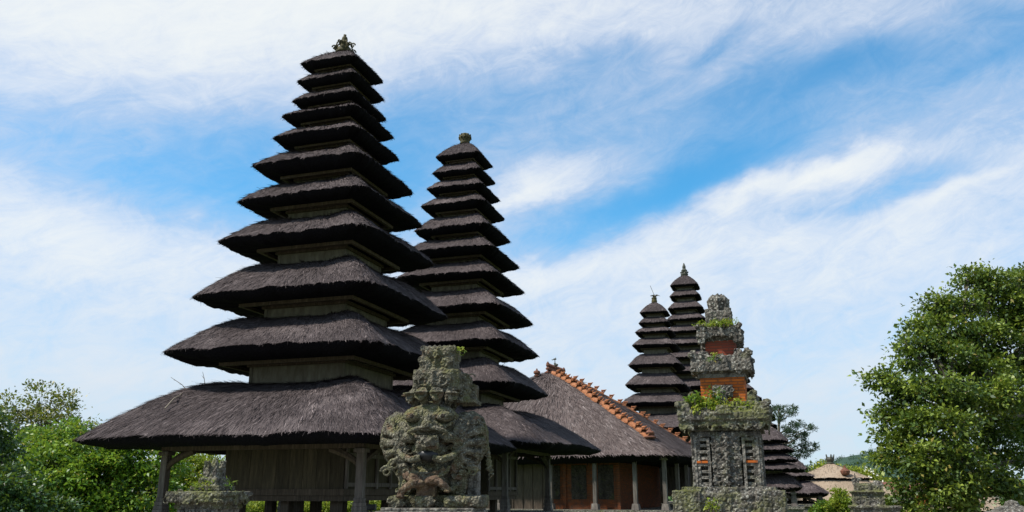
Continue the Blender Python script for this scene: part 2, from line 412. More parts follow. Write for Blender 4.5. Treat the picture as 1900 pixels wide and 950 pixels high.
def np_mesh(name, V, quads, mats, parent=None, matidx=None, smooth=None, uv=None, clump=None, tris=None):
    me = bpy.data.meshes.new(name)
    V = np.asarray(V, dtype=np.float32)
    nq = len(quads); nt = 0 if tris is None else len(tris)
    loops = np.concatenate([np.asarray(quads, dtype=np.int32).ravel()] + ([np.asarray(tris, dtype=np.int32).ravel()] if nt else []))
    me.vertices.add(len(V)); me.vertices.foreach_set('co', V.ravel())
    me.loops.add(len(loops)); me.loops.foreach_set('vertex_index', loops)
    me.polygons.add(nq + nt)
    ls = np.concatenate([np.arange(nq) * 4, nq * 4 + np.arange(nt) * 3]).astype(np.int32)
    me.polygons.foreach_set('loop_start', ls)
    if matidx is not None: me.polygons.foreach_set('material_index', np.asarray(matidx, dtype=np.int32))
    if smooth is not None: me.polygons.foreach_set('use_smooth', np.asarray(smooth, dtype=bool))
    me.update(calc_edges=True)
    if uv is not None:
        l = me.uv_layers.new(name='UVMap'); l.data.foreach_set('uv', np.asarray(uv, dtype=np.float32)[loops].ravel())
    if clump is not None:
        a = me.attributes.new('clump', 'FLOAT', 'POINT'); a.data.foreach_set('value', np.asarray(clump, dtype=np.float32))
    for m_ in mats: me.materials.append(m_)
    me.validate()
    return link_mesh(name, me, parent)

# ------------------------------------------------------------------ thatched roofs
def sq(theta, n):
    c, s = np.cos(theta), np.sin(theta)
    r = (np.abs(c) ** n + np.abs(s) ** n) ** (-1.0 / n)
    return c * r, s * r
def smooth_noise(theta, seed, k=14, amp=1.0):
    g = np.random.default_rng(seed); out = np.zeros_like(theta)
    for i in range(1, k): out += g.normal() / (1 + i * .25) * np.sin(i * 2.3 * theta // 1e9 + i * theta + g.uniform(0, 7))
    return out * amp / 3
def thatch(name, parent, hw, hwy, top, topy, ze, H, thick=.2, power=1.6, n_e=9, n_t=5, mat='thatch', dens=260, fringe=70, seed=1, ridge=None, peak=False, lenk=1.0, sink=0.0, strandw=.010, tilt=(0, 0), hump=0.0):
    '''palm thatch hipped roof: convex top skin, cut eave, shade-dark underside, loose fibres and a hanging fringe'''
    g = np.random.default_rng(seed)
    NU = 168 if hw > 1.2 else 96; NV = 16
    th = np.linspace(0, 2 * np.pi, NU, endpoint=False) + np.pi / 4
    # concentrate samples near corners
    th = th - .16 * np.sin(4 * (th - np.pi / 4))
    wob = smooth_noise(th, seed, 22)
    rows = []; uvr = []
    us = th * (hw * 4 / np.pi)
    slope_len = math.hypot(hw - top, H)
    for j in range(NV + 1):
        t = j / NV
        n = n_e * (1 - t) + n_t * t
        x, y = sq(th, n)
        if peak: z = ze + H * (1 - (1 - t) ** (power)) ; rr = 1 - t
        else: z = ze + H * (1 - (1 - t) ** power); rr = 1 - t
        if peak:   # small roof drawn up to a neck
            z = ze + H * (.84 * (1 - (1 - t) ** 1.9) + .16 * t ** 5)
        X = x * (top + (hw - top) * rr); Y = y * (topy + (hwy - topy) * rr)
        cfac = np.clip((np.minimum(np.abs(x), np.abs(y)) - .55) / .45, 0, 1) ** 2
        zz = z + wob * .035 * (1 - t * .7) * min(1, hw / 2) - sink * cfac * (1 - t) ** 2
        hum = np.clip((np.minimum(np.abs(x), np.abs(y)) - .45) / .5, 0, 1) ** 1.5
        zz = zz + hump * H * hum * math.sin(math.pi * min(1, t * 1.02)) ** .8 * (.35 + .65 * t)
        zz = zz + tilt[0] * X + tilt[1] * Y
        lump = .020 * g.normal(size=NU) * min(1, hw / 1.5)
        rows.append(np.stack([X * (1 + wob * .004), Y * (1 + wob * .004), zz + lump * .6], 1)); uvr.append(np.stack([us, np.full(NU, t * slope_len)], 1))
    rows[0][:, 2] += g.normal(size=NU) * .012
    x, y = sq(th, n_e)
    e = rows[0]
    ctap = 1 - .65 * np.clip((np.minimum(np.abs(x), np.abs(y)) - .75) / .22, 0, 1)
    cut1 = e.copy(); cut1[:, 0] -= x * thick * .5; cut1[:, 1] -= y * thick * .5; cut1[:, 2] -= thick * .55 * ctap
    cut2 = e.copy(); cut2[:, 0] -= x * thick * 1.35; cut2[:, 1] -= y * thick * 1.35; cut2[:, 2] -= thick * .90 * ctap + g.normal(size=NU) * .01
    inner = np.stack([x * hw * .66, y * hwy * .66, np.full(NU, ze - thick * .80)], 1)
    inn2 = np.stack([x * top * .8, y * topy * .8, np.full(NU, ze - thick * .45)], 1)
    allrows = [inn2, inner, cut2, cut1, e.copy()] + rows
    V = np.concatenate(allrows); nr = len(allrows)
    uv = np.concatenate([np.zeros((NU * 5, 2))] + uvr)
    k = np.arange(NU); kn = (k + 1) % NU
    Q = []; mi = []
    for r in range(nr - 1):
        if r == 4: continue
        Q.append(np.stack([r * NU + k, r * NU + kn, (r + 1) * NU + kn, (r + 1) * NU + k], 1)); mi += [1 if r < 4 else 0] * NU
    Q = np.concatenate(Q)
    # top cap
    cap = np.array([[0, 0, rows[-1][:, 2].max()]]); V = np.concatenate([V, cap]); uv = np.concatenate([uv, [[0, 0]]])
    T = np.stack([(nr - 1) * NU + k, (nr - 1) * NU + kn, np.full(NU, len(V) - 1)], 1)
    nsurfq = len(Q); base_tri_m = [0] * NU
    # fibres on skin
    R = np.stack(rows)  # (NV+1,NU,3)
    area = 4 * (hw + top) * slope_len
    ns = int(area * dens)
    tj = g.random(ns) ** 1.15 * (NV - .01); ui = g.random(ns) * NU
    j0 = tj.astype(int); u0 = ui.astype(int) % NU; u1 = (u0 + 1) % NU; fu = (ui - np.floor(ui))[:, None]; fj = (tj - j0)[:, None]
    A = R[j0, u0] * (1 - fu) + R[j0, u1] * fu; B = R[j0 + 1, u0] * (1 - fu) + R[j0 + 1, u1] * fu
    P = A * (1 - fj) + B * fj
    down = A - B; down /= np.linalg.norm(down, axis=1)[:, None] + 1e-9
    side = R[j0, u1] - R[j0, u0]; side /= np.linalg.norm(side, axis=1)[:, None] + 1e-9
    nor = np.cross(side, -down); nor *= np.where(nor[:, 2:3] < 0, -1, 1)
    L = (g.uniform(.10, .30, ns) * lenk)[:, None] * np.minimum(1, .45 + fj * .0 + (tj[:, None] / 3.0))
    wd = (g.uniform(.5, 1.5, ns) * strandw)[:, None]
    skew = g.normal(0, .22, ns)[:, None]; lift = g.uniform(.01, .09, ns)[:, None]
    d = down + side * skew
    p0 = P + nor * .002; tipv = P + d * L + nor * (lift * L * 2 + .006)
    SV = np.stack([p0 - side * wd, p0 + side * wd, tipv + side * wd * .3, tipv - side * wd * .3], 1).reshape(-1, 3)
    b0 = len(V); SQ = b0 + np.arange(ns * 4).reshape(-1, 4)
    suv = np.repeat(np.stack([us[u0], tj / NV * slope_len], 1), 4, 0)
    # fringe at the eave
    per = 4 * (hw + hwy); nf = int(per * fringe)
    ui = g.random(nf) * NU; u0 = ui.astype(int) % NU; u1 = (u0 + 1) % NU; fu = (ui - np.floor(ui))[:, None]
    A = R[0, u0] * (1 - fu) + R[0, u1] * fu; A2 = cut2[u0] * (1 - fu) + cut2[u1] * fu; mixf = g.random(nf)[:, None] ** 1.5
    P = A * (1 - mixf) + A2 * mixf
    side = R[0, u1] - R[0, u0]; side /= np.linalg.norm(side, axis=1)[:, None] + 1e-9
    out = np.stack([side[:, 1], -side[:, 0], np.zeros(nf)], 1)
    out *= np.sign((out * A).sum(1))[:, None]
    L = (g.gamma(2.0, .014, nf) * lenk + .015)[:, None]; wd = (g.uniform(.5, 1.3, nf) * strandw)[:, None]
    d = np.stack([np.zeros(nf), np.zeros(nf), -np.ones(nf)], 1) + out * g.uniform(-.5, .35, nf)[:, None] + side * g.normal(0, .3, nf)[:, None]
    tipv = P + d * L
    p0 = P - d * .03
    FV = np.stack([p0 - side * wd, p0 + side * wd, tipv + side * wd * .3, tipv - side * wd * .3], 1).reshape(-1, 3)
    FQ = b0 + len(SV) + np.arange(nf * 4).reshape(-1, 4)
    V = np.concatenate([V, SV, FV]); uv = np.concatenate([uv, suv, np.repeat(np.stack([us[u0], np.zeros(nf)], 1), 4, 0)])
    Qall = np.concatenate([Q, SQ, FQ])
    fm = np.where(mixf[:, 0] > .03, 1, 0)  # most fringe fibres take the shade-dark underside colour
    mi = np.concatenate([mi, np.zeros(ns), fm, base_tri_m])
    sm = np.concatenate([np.ones(nsurfq), np.zeros(ns + nf), np.ones(NU)])
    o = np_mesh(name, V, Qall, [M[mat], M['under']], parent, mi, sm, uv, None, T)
    return o, R

def frame_beams(name, parent, hw, z0, z1, w, mat):
    m = MB()
    m.zbox(-hw, hw, -hw, -hw + w, z0, z1); m.zbox(-hw, hw, hw - w, hw, z0, z1)
    m.zbox(-hw, -hw + w, -hw + w, hw - w, z0 + .003, z1 - .003); m.zbox(hw - w, hw, -hw + w, hw - w, z0 + .003, z1 - .003)
    return m.build(name, mat, parent)

def plank_wall(m, x0, x1, yface, z0, z1, axis, n, t=.05, gap=.008):
    'planks on a plane; axis 0: plane y=yface spanning x; axis 1: plane x=yface spanning y'
    for i in range(n):
        a = x0 + (x1 - x0) * i / n + gap / 2; b = x0 + (x1 - x0) * (i + 1) / n - gap / 2; o = rnd.uniform(0, .008)
        if axis == 0: m.zbox(a, b, yface - t / 2 - o, yface + t / 2, z0, z1)
        else: m.zbox(yface - t / 2, yface + t / 2 + o, a, b, z0, z1)

def tower(loc, tiers, label, group, boxhw, posthw, floor_z, finial, zscale=1.0, dens=260, bodyk=.47, detail=True, box_bottom=None, pale='wood_pale', seed=1, frames=True, n_e=15, hfrac=None, thk=None):
    '''tiers: list (half width, eave z) bottom..top, world z'''
    root = empty('meru_tower', (loc[0], loc[1], 0), -YAW, label, 'meru tower', group)
    n = len(tiers)
    for i, (w, z) in enumerate(tiers):
        last = i == n - 1
        gap = (tiers[i + 1][1] - z) if not last else (z - tiers[i - 1][1]) * 1.15
        topw = (tiers[i + 1][0] * bodyk * 1.02) if not last else w * .10
        H = gap * (hfrac or (.66, .67, .66, .66)[min(i, 3)]) if not last else max(gap * 1.0, w * .72)
        th = .25 if i == 0 else (thk or (.115 if i < 5 else .22)) * (z - tiers[i - 1][1])
        thatch('thatch_roof', root, w * 1.03, w * 1.03, topw, topw, z, H, th, (1.6 if i == 0 else 1.45) if not last else 1.4, n_e=n_e, seed=seed * 50 + i, tilt=(rnd.gauss(0, .009), rnd.gauss(0, .009)), hump=0 if last else .24,
               dens=dens, fringe=80 if dens > 150 else 40, peak=last, strandw=.0085 if dens > 150 else .018, lenk=1.15 if i == 0 else (.9 if w > 1.5 else .7), sink=.05 * w / 3)
        if not last:
            w2, z2 = tiers[i + 1]; bh = w2 * bodyk; th2 = (thk or (.115 if i < 4 else .22)) * (z2 - z)
            b = MB(); zb = z + H - .25; zt = z2 + .15
            # recessed plank core with corner stiles and top rail
            plank_wall(b, -bh + .02, bh - .02, -bh + .03, zb, zt, 0, 2 if w2 < 2 else 1, .04); plank_wall(b, -bh + .02, bh - .02, bh - .03, zb, zt, 0, 2, .04)
            plank_wall(b, -bh + .02, bh - .02, bh - .03, zb, zt, 1, 1, .04); plank_wall(b, -bh + .02, bh - .02, -bh + .03, zb, zt, 1, 1, .04)
            c = .09 * min(1, bh)
            for sx in (-1, 1):
                for sy in (-1, 1): b.box((sx * (bh - c * .4), sy * (bh - c * .4), (zb + zt) / 2), (c, c, zt - zb))
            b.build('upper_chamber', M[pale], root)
            if frames: frame_beams('soffit_frame', root, w2 * .66, z2 - th2 * .80 - .09 * min(1, w2 / 2), z2 - th2 * .80 + .01, .10 * min(1, w2 / 2), M['wood'])
            if frames and detail: frame_beams('collar_rail', root, bh + .07, z2 - th2 * .6 - .13, z2 - th2 * .6 - .05, .10, M['wood'])
    # ground chamber
    z0 = tiers[0][1]
    bb = box_bottom
    m = MB()
    plank_wall(m, -boxhw, boxhw, -boxhw + .05, bb + .28, z0 + .1, 0, 9, .06); plank_wall(m, -boxhw, boxhw, boxhw - .05, bb + .28, z0 + .1, 0, 9, .06)
    plank_wall(m, -boxhw + .1, boxhw - .1, boxhw - .05, bb + .28, z0 + .1, 1, 6, .06); plank_wall(m, -boxhw + .1, boxhw - .1, -boxhw + .05, bb + .28, z0 + .1, 1, 6, .06)
    m.zbox(-boxhw + .1, boxhw - .1, -boxhw + .1, boxhw - .1, bb + .10, bb + .18)
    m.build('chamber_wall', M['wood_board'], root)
    frame_beams('sill_beam', root, boxhw + .07, bb + .14, bb + .30, .18, M['wood'])
    frame_beams('floor_beam', root, boxhw + .02, bb, bb + .135, .22, M['wood'])
    # panelled right face: stiles and rails
    m = MB(); X = boxhw + .01
    for yy in np.linspace(-boxhw + .1, boxhw - .1, 5): m.zbox(X, X + .06, yy - .05, yy + .05, bb + .31, z0)
    for zz in (bb + .36, z0 - .45): m.zbox(X - .003, X + .05, -boxhw + .15, boxhw - .15, zz, zz + .1)
    m.build('door_panelling', M['wood_grey'], root)
    if posthw:
        for sx in (-1, 1):
            for sy in (-1, 1):
                m = MB(); x, y = sx * posthw, sy * posthw; pt = z0 - .30
                m.box((x, y, (floor_z + .2 + pt) / 2), (.19, .19, pt - floor_z - .2)); m.box((x, y, floor_z + .1), (.34, .34, .2), None, .8)
                for q in range(4):  # stepped splayed foot
                    m.box((x, y, floor_z + .25 + q * .1), (.30 - q * .025, .30 - q * .025, .1))
                m.box((x, y, pt - .06), (.30, .30, .1))
                p = m.build('post', M['wood_grey'], root, bevel=.012)
                m = MB()
                pts = []
                for t in np.linspace(0, 1, 7):
                    r_ = .85 * t ** 1.2; zq = pt - .55 + .55 * t ** .6
                    pts.append((x - sx * r_, y, zq))
                m.tube(pts, [.07 + .03 * t for t in np.linspace(0, 1, 7)], 6)
                m.tube([(x, b2 if False else y - sy * (x - a) * sx, c) for a, b2, c in pts], [.07 + .03 * t for t in np.linspace(0, 1, 7)], 6)
                m.build('brace', M['wood'], root)
        frame_beams('eave_beam', root, posthw + .10, z0 - .30, z0 - .13, .18, M['wood'])
    # stilts and stone platform
    for sx in (-1, 0, 1):
        for sy in (-1, 0, 1):
            m = MB(); m.box((sx * (boxhw - .35), sy * (boxhw - .35), (floor_z + bb) / 2), (.24, .24, bb - floor_z)); m.build('stilt', M['wood'], root)
    ph = (posthw or boxhw + .6) + .5
    m = MB(); m.zbox(-ph, ph, -ph, ph, floor_z - .15, floor_z); m.zbox(-ph + .1, ph - .1, -ph + .1, ph - .1, .15, floor_z - .15); m.zbox(-ph - .1, ph + .1, -ph - .1, ph + .1, -.1, .15)
    m.build('stone_platform', M['stone_plain'], root)
    zt = tiers[-1][1] + max((tiers[-1][1] - tiers[-2][1]) * 1.15, tiers[-1][0] * .72)
    m = MB(); k = finial['s']; fz = zt - .06 * k
    kind = finial['kind']
    if kind == 'crown':
        m.lathe((0, 0, fz), [(.30 * k, 0), (.34 * k, .08 * k), (.26 * k, .14 * k), (.28 * k, .22 * k), (.16 * k, .34 * k), (.20 * k, .42 * k), (.22 * k, .46 * k), (.10 * k, .54 * k), (.12 * k, .62 * k), (.10 * k, .72 * k), (.05 * k, .78 * k), (.06 * k, .84 * k)], 12)
        for a in range(8):
            t = a * math.pi / 4; u = Vector((math.cos(t), math.sin(t), 0)); c = u * .36 * k + Vector((0, 0, fz + (.20 if a % 2 else .32) * k))
            m.curl(c, .11 * k, u, Vector((0, 0, 1)), Vector((-u.y, u.x, 0)), .028 * k, 1.3)
            m.tube([u * .2 * k + Vector((0, 0, fz + .5 * k)), u * .28 * k + Vector((0, 0, fz + .45 * k)), c + Vector((0, 0, -.1 * k))], [.03 * k, .03 * k, .025 * k], 5)
        m.build('finial', M['gold_moss'], root, smooth=True)
    elif kind == 'cup':
        m.lathe((0, 0, fz), [(.20 * k, 0), (.22 * k, .1 * k), (.19 * k, .14 * k), (.25 * k, .22 * k), (.27 * k, .4 * k), (.22 * k, .42 * k), (.16 * k, .5 * k)], 12)
        for a in range(10):
            t = a * math.pi / 5; m.ball((math.cos(t) * .25 * k, math.sin(t) * .25 * k, fz + .3 * k), .055 * k, 6); m.ball((math.cos(t) * .24 * k, math.sin(t) * .24 * k, fz + .42 * k), .045 * k, 6)
        m.build('finial', M['gold_moss'], root, smooth=True)
    elif kind == 'pot':
        m.lathe((0, 0, fz), [(.24 * k, 0), (.26 * k, .1 * k), (.22 * k, .35 * k), (.25 * k, .45 * k), (.18 * k, .5 * k)], 12)
        m.tube([(0, 0, fz + .4 * k), (-.05 * k, 0, fz + .9 * k), (-.3 * k, 0, fz + 1.6 * k)], .012 * k + .006, 5)
        for a in range(14):
            t = rnd.uniform(0, 6.28); e = rnd.uniform(.2, .6) * k; m.tube([(0, 0, fz + .45 * k), (math.cos(t) * e * .5, math.sin(t) * e * .5, fz + .7 * k), (math.cos(t) * e, math.sin(t) * e, fz + .62 * k)], [.03 * k, .03 * k, .005], 4)
        m.build('finial', M['gold_moss'], root)
    else:
        m.lathe((0, 0, fz), [(.16 * k, 0), (.2 * k, .1 * k), (.12 * k, .2 * k), (.16 * k, .3 * k), (.08 * k, .4 * k), (.09 * k, .5 * k), (.02 * k, .7 * k)], 10)
        for a in range(6):
            t = a * math.pi / 3; m.ball((math.cos(t) * .17 * k, math.sin(t) * .17 * k, fz + .2 * k), .05 * k, 6)
        m.build('finial', M['metal_dark'], root)
    return root

w1 = [4.5, 3.16, 2.75, 2.36, 2.06, 1.82, 1.45, 1.30, 1.10, 1.02, .98]
z1 = [1.32, 3.64, 5.28, 6.95, 8.23, 9.35, 10.38, 11.15, 11.72, 12.41, 13.04]
T1 = (-5.486, 24.25)
tower(T1, [(w, z + CAMZ) for w, z in zip(w1, z1)], 'tallest and nearest black thatched pagoda tower, eleven roofs, beside the winged stone statue', 'eleven tiered thatched towers', 1.81, 2.85, .85, dict(kind='crown', s=.85), box_bottom=1.36, seed=1, dens=400)
k2 = 33.5 / 20.80
w2 = [2.89, 1.78, 1.58, 1.46, 1.28, 1.18, .98, .86, .76, .66, .60]
z2 = [1.05, 2.39, 3.40, 4.26, 5.11, 5.79, 6.43, 7.08, 7.59, 8.06, 8.53]
T2 = (-1.274 * k2, 33.5)
tower(T2, [(w * k2, z * k2 + CAMZ) for w, z in zip(w2, z2)], 'second black thatched pagoda tower standing just right of and behind the tallest one', 'eleven tiered thatched towers', 1.76, 2.80, .85, dict(kind='cup', s=1.0), box_bottom=1.30, seed=2, dens=230)
def tier_from(cpx, cpy, Y, tips):
    cx = ray(cpx, cpy)[0] * Y; out = []
    for rx, ry in tips:
        r, e = ray(rx, ry); w = (r * Y - cx) / ((SY + CY) - r * (CY - SY)); out.append((w, e * (Y + (CY - SY) * w) + CAMZ))
    return cx, out
k3 = 58 / 40
t3 = [(2.5, 2.75), (1.62, 3.95), (1.38, 4.80), (1.22, 5.78), (1.03, 6.72), (.88, 7.39), (.72, 7.86), (.66, 8.38)]
tower((7.02 * k3, 58), [(w * k3, z * k3 + CAMZ) for w, z in t3], 'dark thatched pagoda with plant-topped finial rising behind the tiled-ridge hall roof', 'far thatched towers', 1.6, 2.7, .85, dict(kind='pot', s=.8), box_bottom=1.3, seed=3, dens=60, bodyk=.52, n_e=9, hfrac=.60, thk=.15)
k4 = 66 / 46
t4 = [(2.8, 3.2), (1.8, 4.5), (1.62, 5.4), (1.48, 6.25), (1.38, 7.05), (1.25, 7.8), (1.15, 8.5), (1.06, 9.2), (.94, 9.85), (.82, 10.58), (.76, 11.2)]
tower((9.87 * k4, 66), [(w * k4, z * k4 + CAMZ) for w, z in t4], 'slender far thatched pagoda with a spiky top, rising highest between hall roof and brick shrine', 'far thatched towers', 1.7, 2.9, .85, dict(kind='spike', s=1.6), box_bottom=1.3, seed=4, dens=60, bodyk=.52, n_e=9, hfrac=.60, thk=.15)

cx, tt = tier_from(1372, 790, 80, [(1466, 838), (1441, 797), (1438, 780), (1431, 762), (1414, 745), (1400, 727), (1392, 709)])
tower((cx, 80), tt, 'far dark thatched tower with roof tips showing right of the brick shrine, beside the pine', 'far thatched towers', 1.6, 2.4, .85, dict(kind='spike', s=1.2), box_bottom=1.3, seed=5, dens=40, n_e=9, hfrac=.7, frames=False)
cx, tt = tier_from(1416, 870, 48, [(1486, 903), (1490, 873), (1478, 856), (1471, 838), (1461, 820)])
tower((cx, 48), tt, 'low dark thatched tower half hidden right behind the foot of the brick shrine', 'low thatched towers', 1.0, 1.5, .85, dict(kind='spike', s=.8), box_bottom=1.2, seed=6, dens=80, n_e=9, hfrac=.75, frames=False)
cx, tt = tier_from(1462, 880, 56, [(1532, 915), (1508, 884), (1496, 870)])
tw = tower((cx, 56), tt, 'small low thatched tower nearest the tan thatched pavilion, with grey wooden chamber', 'low thatched towers', 1.25, 1.8, .85, dict(kind='spike', s=.8), box_bottom=1.2, seed=7, dens=80, n_e=9, hfrac=.7, frames=False)

# ------------------------------------------------------------------ hall with tiled hips
HY = rad(24); ha = Vector((math.sin(HY), math.cos(HY), 0)); hl = Vector((-math.cos(HY), math.sin(HY), 0))
C0 = at(1252, 842, 42.0)
eave_z = C0.z
def solve_hall():
    # front corner, width W along hl, depth D along ha
    D = 11.5; t = 4.6
    rx, rz = ray(1019, 690)
    # P = C0 + hl*u + ha*t ; P.x = rx*P.y
    u = (rx * (C0.y + ha.y * t) - C0.x - ha.x * t) / (hl.x - rx * hl.y)
    P = C0 + hl * u + ha * t; P.z = CAMZ + rz * P.y
    return D, t, u, P
HD, Ht, Hu, HP = solve_hall()
HW = 2 * Hu
print('hall', C0, HD, Ht, Hu, HP)
hroot = empty('thatched_hall', (C0 + hl * Hu + ha * HD / 2)[:2] + (0,), -HY, 'long grey thatched hall with orange clay tiles along its hips, behind the second tower', 'hall')
def hloc(x, y): return Vector((x, y, 0))
def build_hall():
    hx, hy = Hu, HD / 2; H = HP.z - eave_z; tx, ty = .12, max(.3, hy - Ht)
    # bulging skin from a straight hip; sq() outline tight to the rectangle
    o, R = thatch('thatch_roof', hroot, hx * 1.0, hy * 1.0, tx, ty, eave_z, H, .42, 1.10, n_e=26, n_t=26, mat='thatch_grey', dens=110, fringe=40, seed=77, lenk=2.0, strandw=.024)
    NV = R.shape[0] - 1
    def hip(sx, sy, t):
        n = 26; c = 2 ** (-1 / n)
        return Vector((sx * c * (tx + (hx - tx) * (1 - t)), sy * c * (ty + (hy - ty) * (1 - t)), eave_z + H * (1 - (1 - t) ** 1.10)))
    # tiles on four hips
    for sx in (-1, 1):
        for sy in (-1, 1):
            if sx < 0: continue
            nt_ = 17
            for i in range(nt_):
                t0 = .98 - i * (.83 / nt_); jj = Vector((rnd.gauss(0, .03), rnd.gauss(0, .03), rnd.gauss(0, .02))); p = hip(sx, sy, t0) + jj; q = hip(sx, sy, t0 - .83 / nt_ + rnd.gauss(0, .003)) + jj
                d = (q - p); Ls = d.length; d.normalize(); s_ = d.cross(Vector((0, 0, 1))).normalized(); u_ = s_.cross(d)
                m = MB(); cpts = []
                for e, (pp, sc, lf) in enumerate(((p - d * .12, .92, .03), (p + d * (Ls * .55), 1.0, .05), (q - d * .02, 1.06, .12))):
                    ring = []
                    for k in range(9):
                        a_ = math.pi * k / 8; ring.append(pp + s_ * math.cos(a_) * .20 * sc + u_ * (math.sin(a_) * .16 * sc + lf - .06))
                    cpts.append(ring)
                vs = [v for r in cpts for v in r] + [v - u_ * .05 for r in cpts for v in r]; fs = []
                for r in range(2):
                    for k in range(8): a0 = r * 9 + k; fs += [(a0, a0 + 1, a0 + 10, a0 + 9), (a0 + 27, a0 + 36, a0 + 37, a0 + 28)]
                for k in range(8): fs += [(k, k + 27, k + 28, k + 1), (18 + k, 19 + k, 46 + k, 45 + k)]
                m.add(vs, fs)
                # upturned horn crest
                c = q - d * .06 + u_ * .2
                m.tube([c - d * .14, c + u_ * .10, c + u_ * .22 + d * .10], [.08, .055, .02], 5)
                for s2 in (-1, 1): m.tube([c + s_ * s2 * .18 - u_ * .06, c + s_ * s2 * .2 + u_ * .10 + d * .06], [.05, .015], 4)
                m.build('hip_tile', M['tile'], hroot)
            e = hip(sx, sy, .15); m = MB(); m.lathe(e + Vector((0, 0, -.02)), [(.28, 0), (.33, .08), (.16, .16), (.24, .3), (.10, .42), (.03, .56)], 8)
            m.build('end_ornament', M['tile_dark'], hroot)
    # ridge with crests
    m = MB(); zr = eave_z + H
    m.box((0, 0, zr + .05), (.42, 2 * ty + .5, .22), None, .7)
    m.build('ridge_cap', M['tile_dark'], hroot)
    nn = 13
    for i in range(nn):
        y = -ty - .2 + (2 * ty + .4) * i / (nn - 1); m = MB()
        h = .42 if i not in (0, nn - 1) else .5
        m.lathe((0, y, zr + .1), [(.12, 0), (.14, .08), (.07, .16), (.12, .26), (.09, h * .8), (.015, h)], 7)
        m.build('ridge_crest', M['tile_dark'], hroot)
    # bird finial on a stem
    fy = -ty * .15; m = MB(); k = 1.0
    m.lathe((0, fy, zr), [(.06, 0), (.06, .3), (.04, .34), (.09, .40), (.13, .46), (.15, .50), (.06, .53), (.05, .57), (.08, .62), (.03, .68), (.02, .84)], 8)
    m.build('finial_stem', M['metal_dark'], hroot)
    m = MB(); m.ball((.10, fy, zr + .54), (.12, .07, .08), 8)
    m.ball((0, fy, zr + .90), (.11, .05, .06), 8); m.tube([(-.06, fy, zr + .91), (-.16, fy, zr + .86), (-.22, fy, zr + .90)], [.035, .025, .01], 5); m.tube([(.06, fy, zr + .92), (.05, fy, zr + 1.0)], [.03, .012], 5)
    m.build('finial_bird', M['metal_dark'], hroot)
    m = MB(); e = hip(-1, -1, .93); m.lathe(e + Vector((0, 0, -.05)), [(.14, 0), (.2, .1), (.12, .16), (.22, .26), (.2, .36), (.06, .42), (.04, .52)], 8); m.build('end_ornament', M['tile_dark'], hroot)
    # walls and posts
    wx, wy = hx - 1.5, hy - 1.3; zb = .7
    m = MB(); m.zbox(-hx + .3, hx - .3, -hy + .3, hy - .3, -.1, zb); m.build('stone_platform', M['stone_plain'], hroot)
    zt = eave_z - .1
    m = MB(); m.zbox(-wx, wx - 1.9, -wy, -wy + .3, zb, zt); m.zbox(wx - 2.2, wx - 1.9, -wy + .3, wy, zb, zt); m.zbox(-wx, -wx + .3, -wy + .3, wy, zb, zt); m.zbox(-wx + .3, wx - 2.2, wy - .3, wy, zb, zt)
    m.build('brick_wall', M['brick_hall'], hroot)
    m = MB(); m.zbox(-wx - .05, 1.2, -wy - .14, -wy - .06, zb, zt - .02)
    for i in range(14): m.box((-wx + .4 + i * (wx + 1.0) / 14, -wy - .16, (zb + zt) / 2), (.09, .05, zt - zb))
    m.build('plank_front', M['wood'], hroot)
    m = MB(); m.zbox(wx - 1.7, wx - .2, wy - .4, wy - .3, 1.55, zt); m.build('screen', M['wood_grey'], hroot)
    for i in range(8):
        xx = -wx + .9 + i * (2 * wx - 3.4) / 7; m = MB()
        m.zbox(xx - .42, xx + .42, -wy - .03, -wy + .01, zb + .5, zt - .35)
        for q in range(26):
            m.ball((xx + rnd.uniform(-.34, .34), -wy - .03, zb + .6 + rnd.random() * (zt - zb - 1.1)), (.09, .04, .09), 6)
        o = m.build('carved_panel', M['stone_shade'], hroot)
        m = MB(); m.zbox(xx + .62, xx + .78, -wy - .10, -wy - .005, zb, zt); m.build('pilaster', M['brick_hall'], hroot)
    for (sx, sy) in [(a, b) for a in (-1, -.6, -.2, .2, .52, .80, 1) for b in (-1, 1)] + [(1, 0), (1, -.45), (1, .5), (-1, 0)]:
        px_, py_ = sx * (hx - .75), sy * (hy - .75); m = MB()
        m.box((px_, py_, (zb + zt) / 2), (.20, .20, zt - zb)); m.box((px_, py_, zb + .15), (.4, .4, .3), None, .8); m.box((px_, py_, zt - .1), (.34, .34, .12))
        m.build('post', M['wood_grey'], hroot, bevel=.015)
    m = MB(); q = hx - .75; r_ = hy - .75
    m.zbox(-q - .2, q + .2, -r_ - .1, -r_ + .1, zt - .05, zt + .15); m.zbox(-q - .2, q + .2, r_ - .1, r_ + .1, zt - .05, zt + .15)
    m.zbox(-q - .1, -q + .1, -r_ + .1, r_ - .1, zt - .047, zt + .147); m.zbox(q - .1, q + .1, -r_ + .1, r_ - .1, zt - .047, zt + .147)
    m.build('eave_beam', M['wood'], hroot)
build_hall()

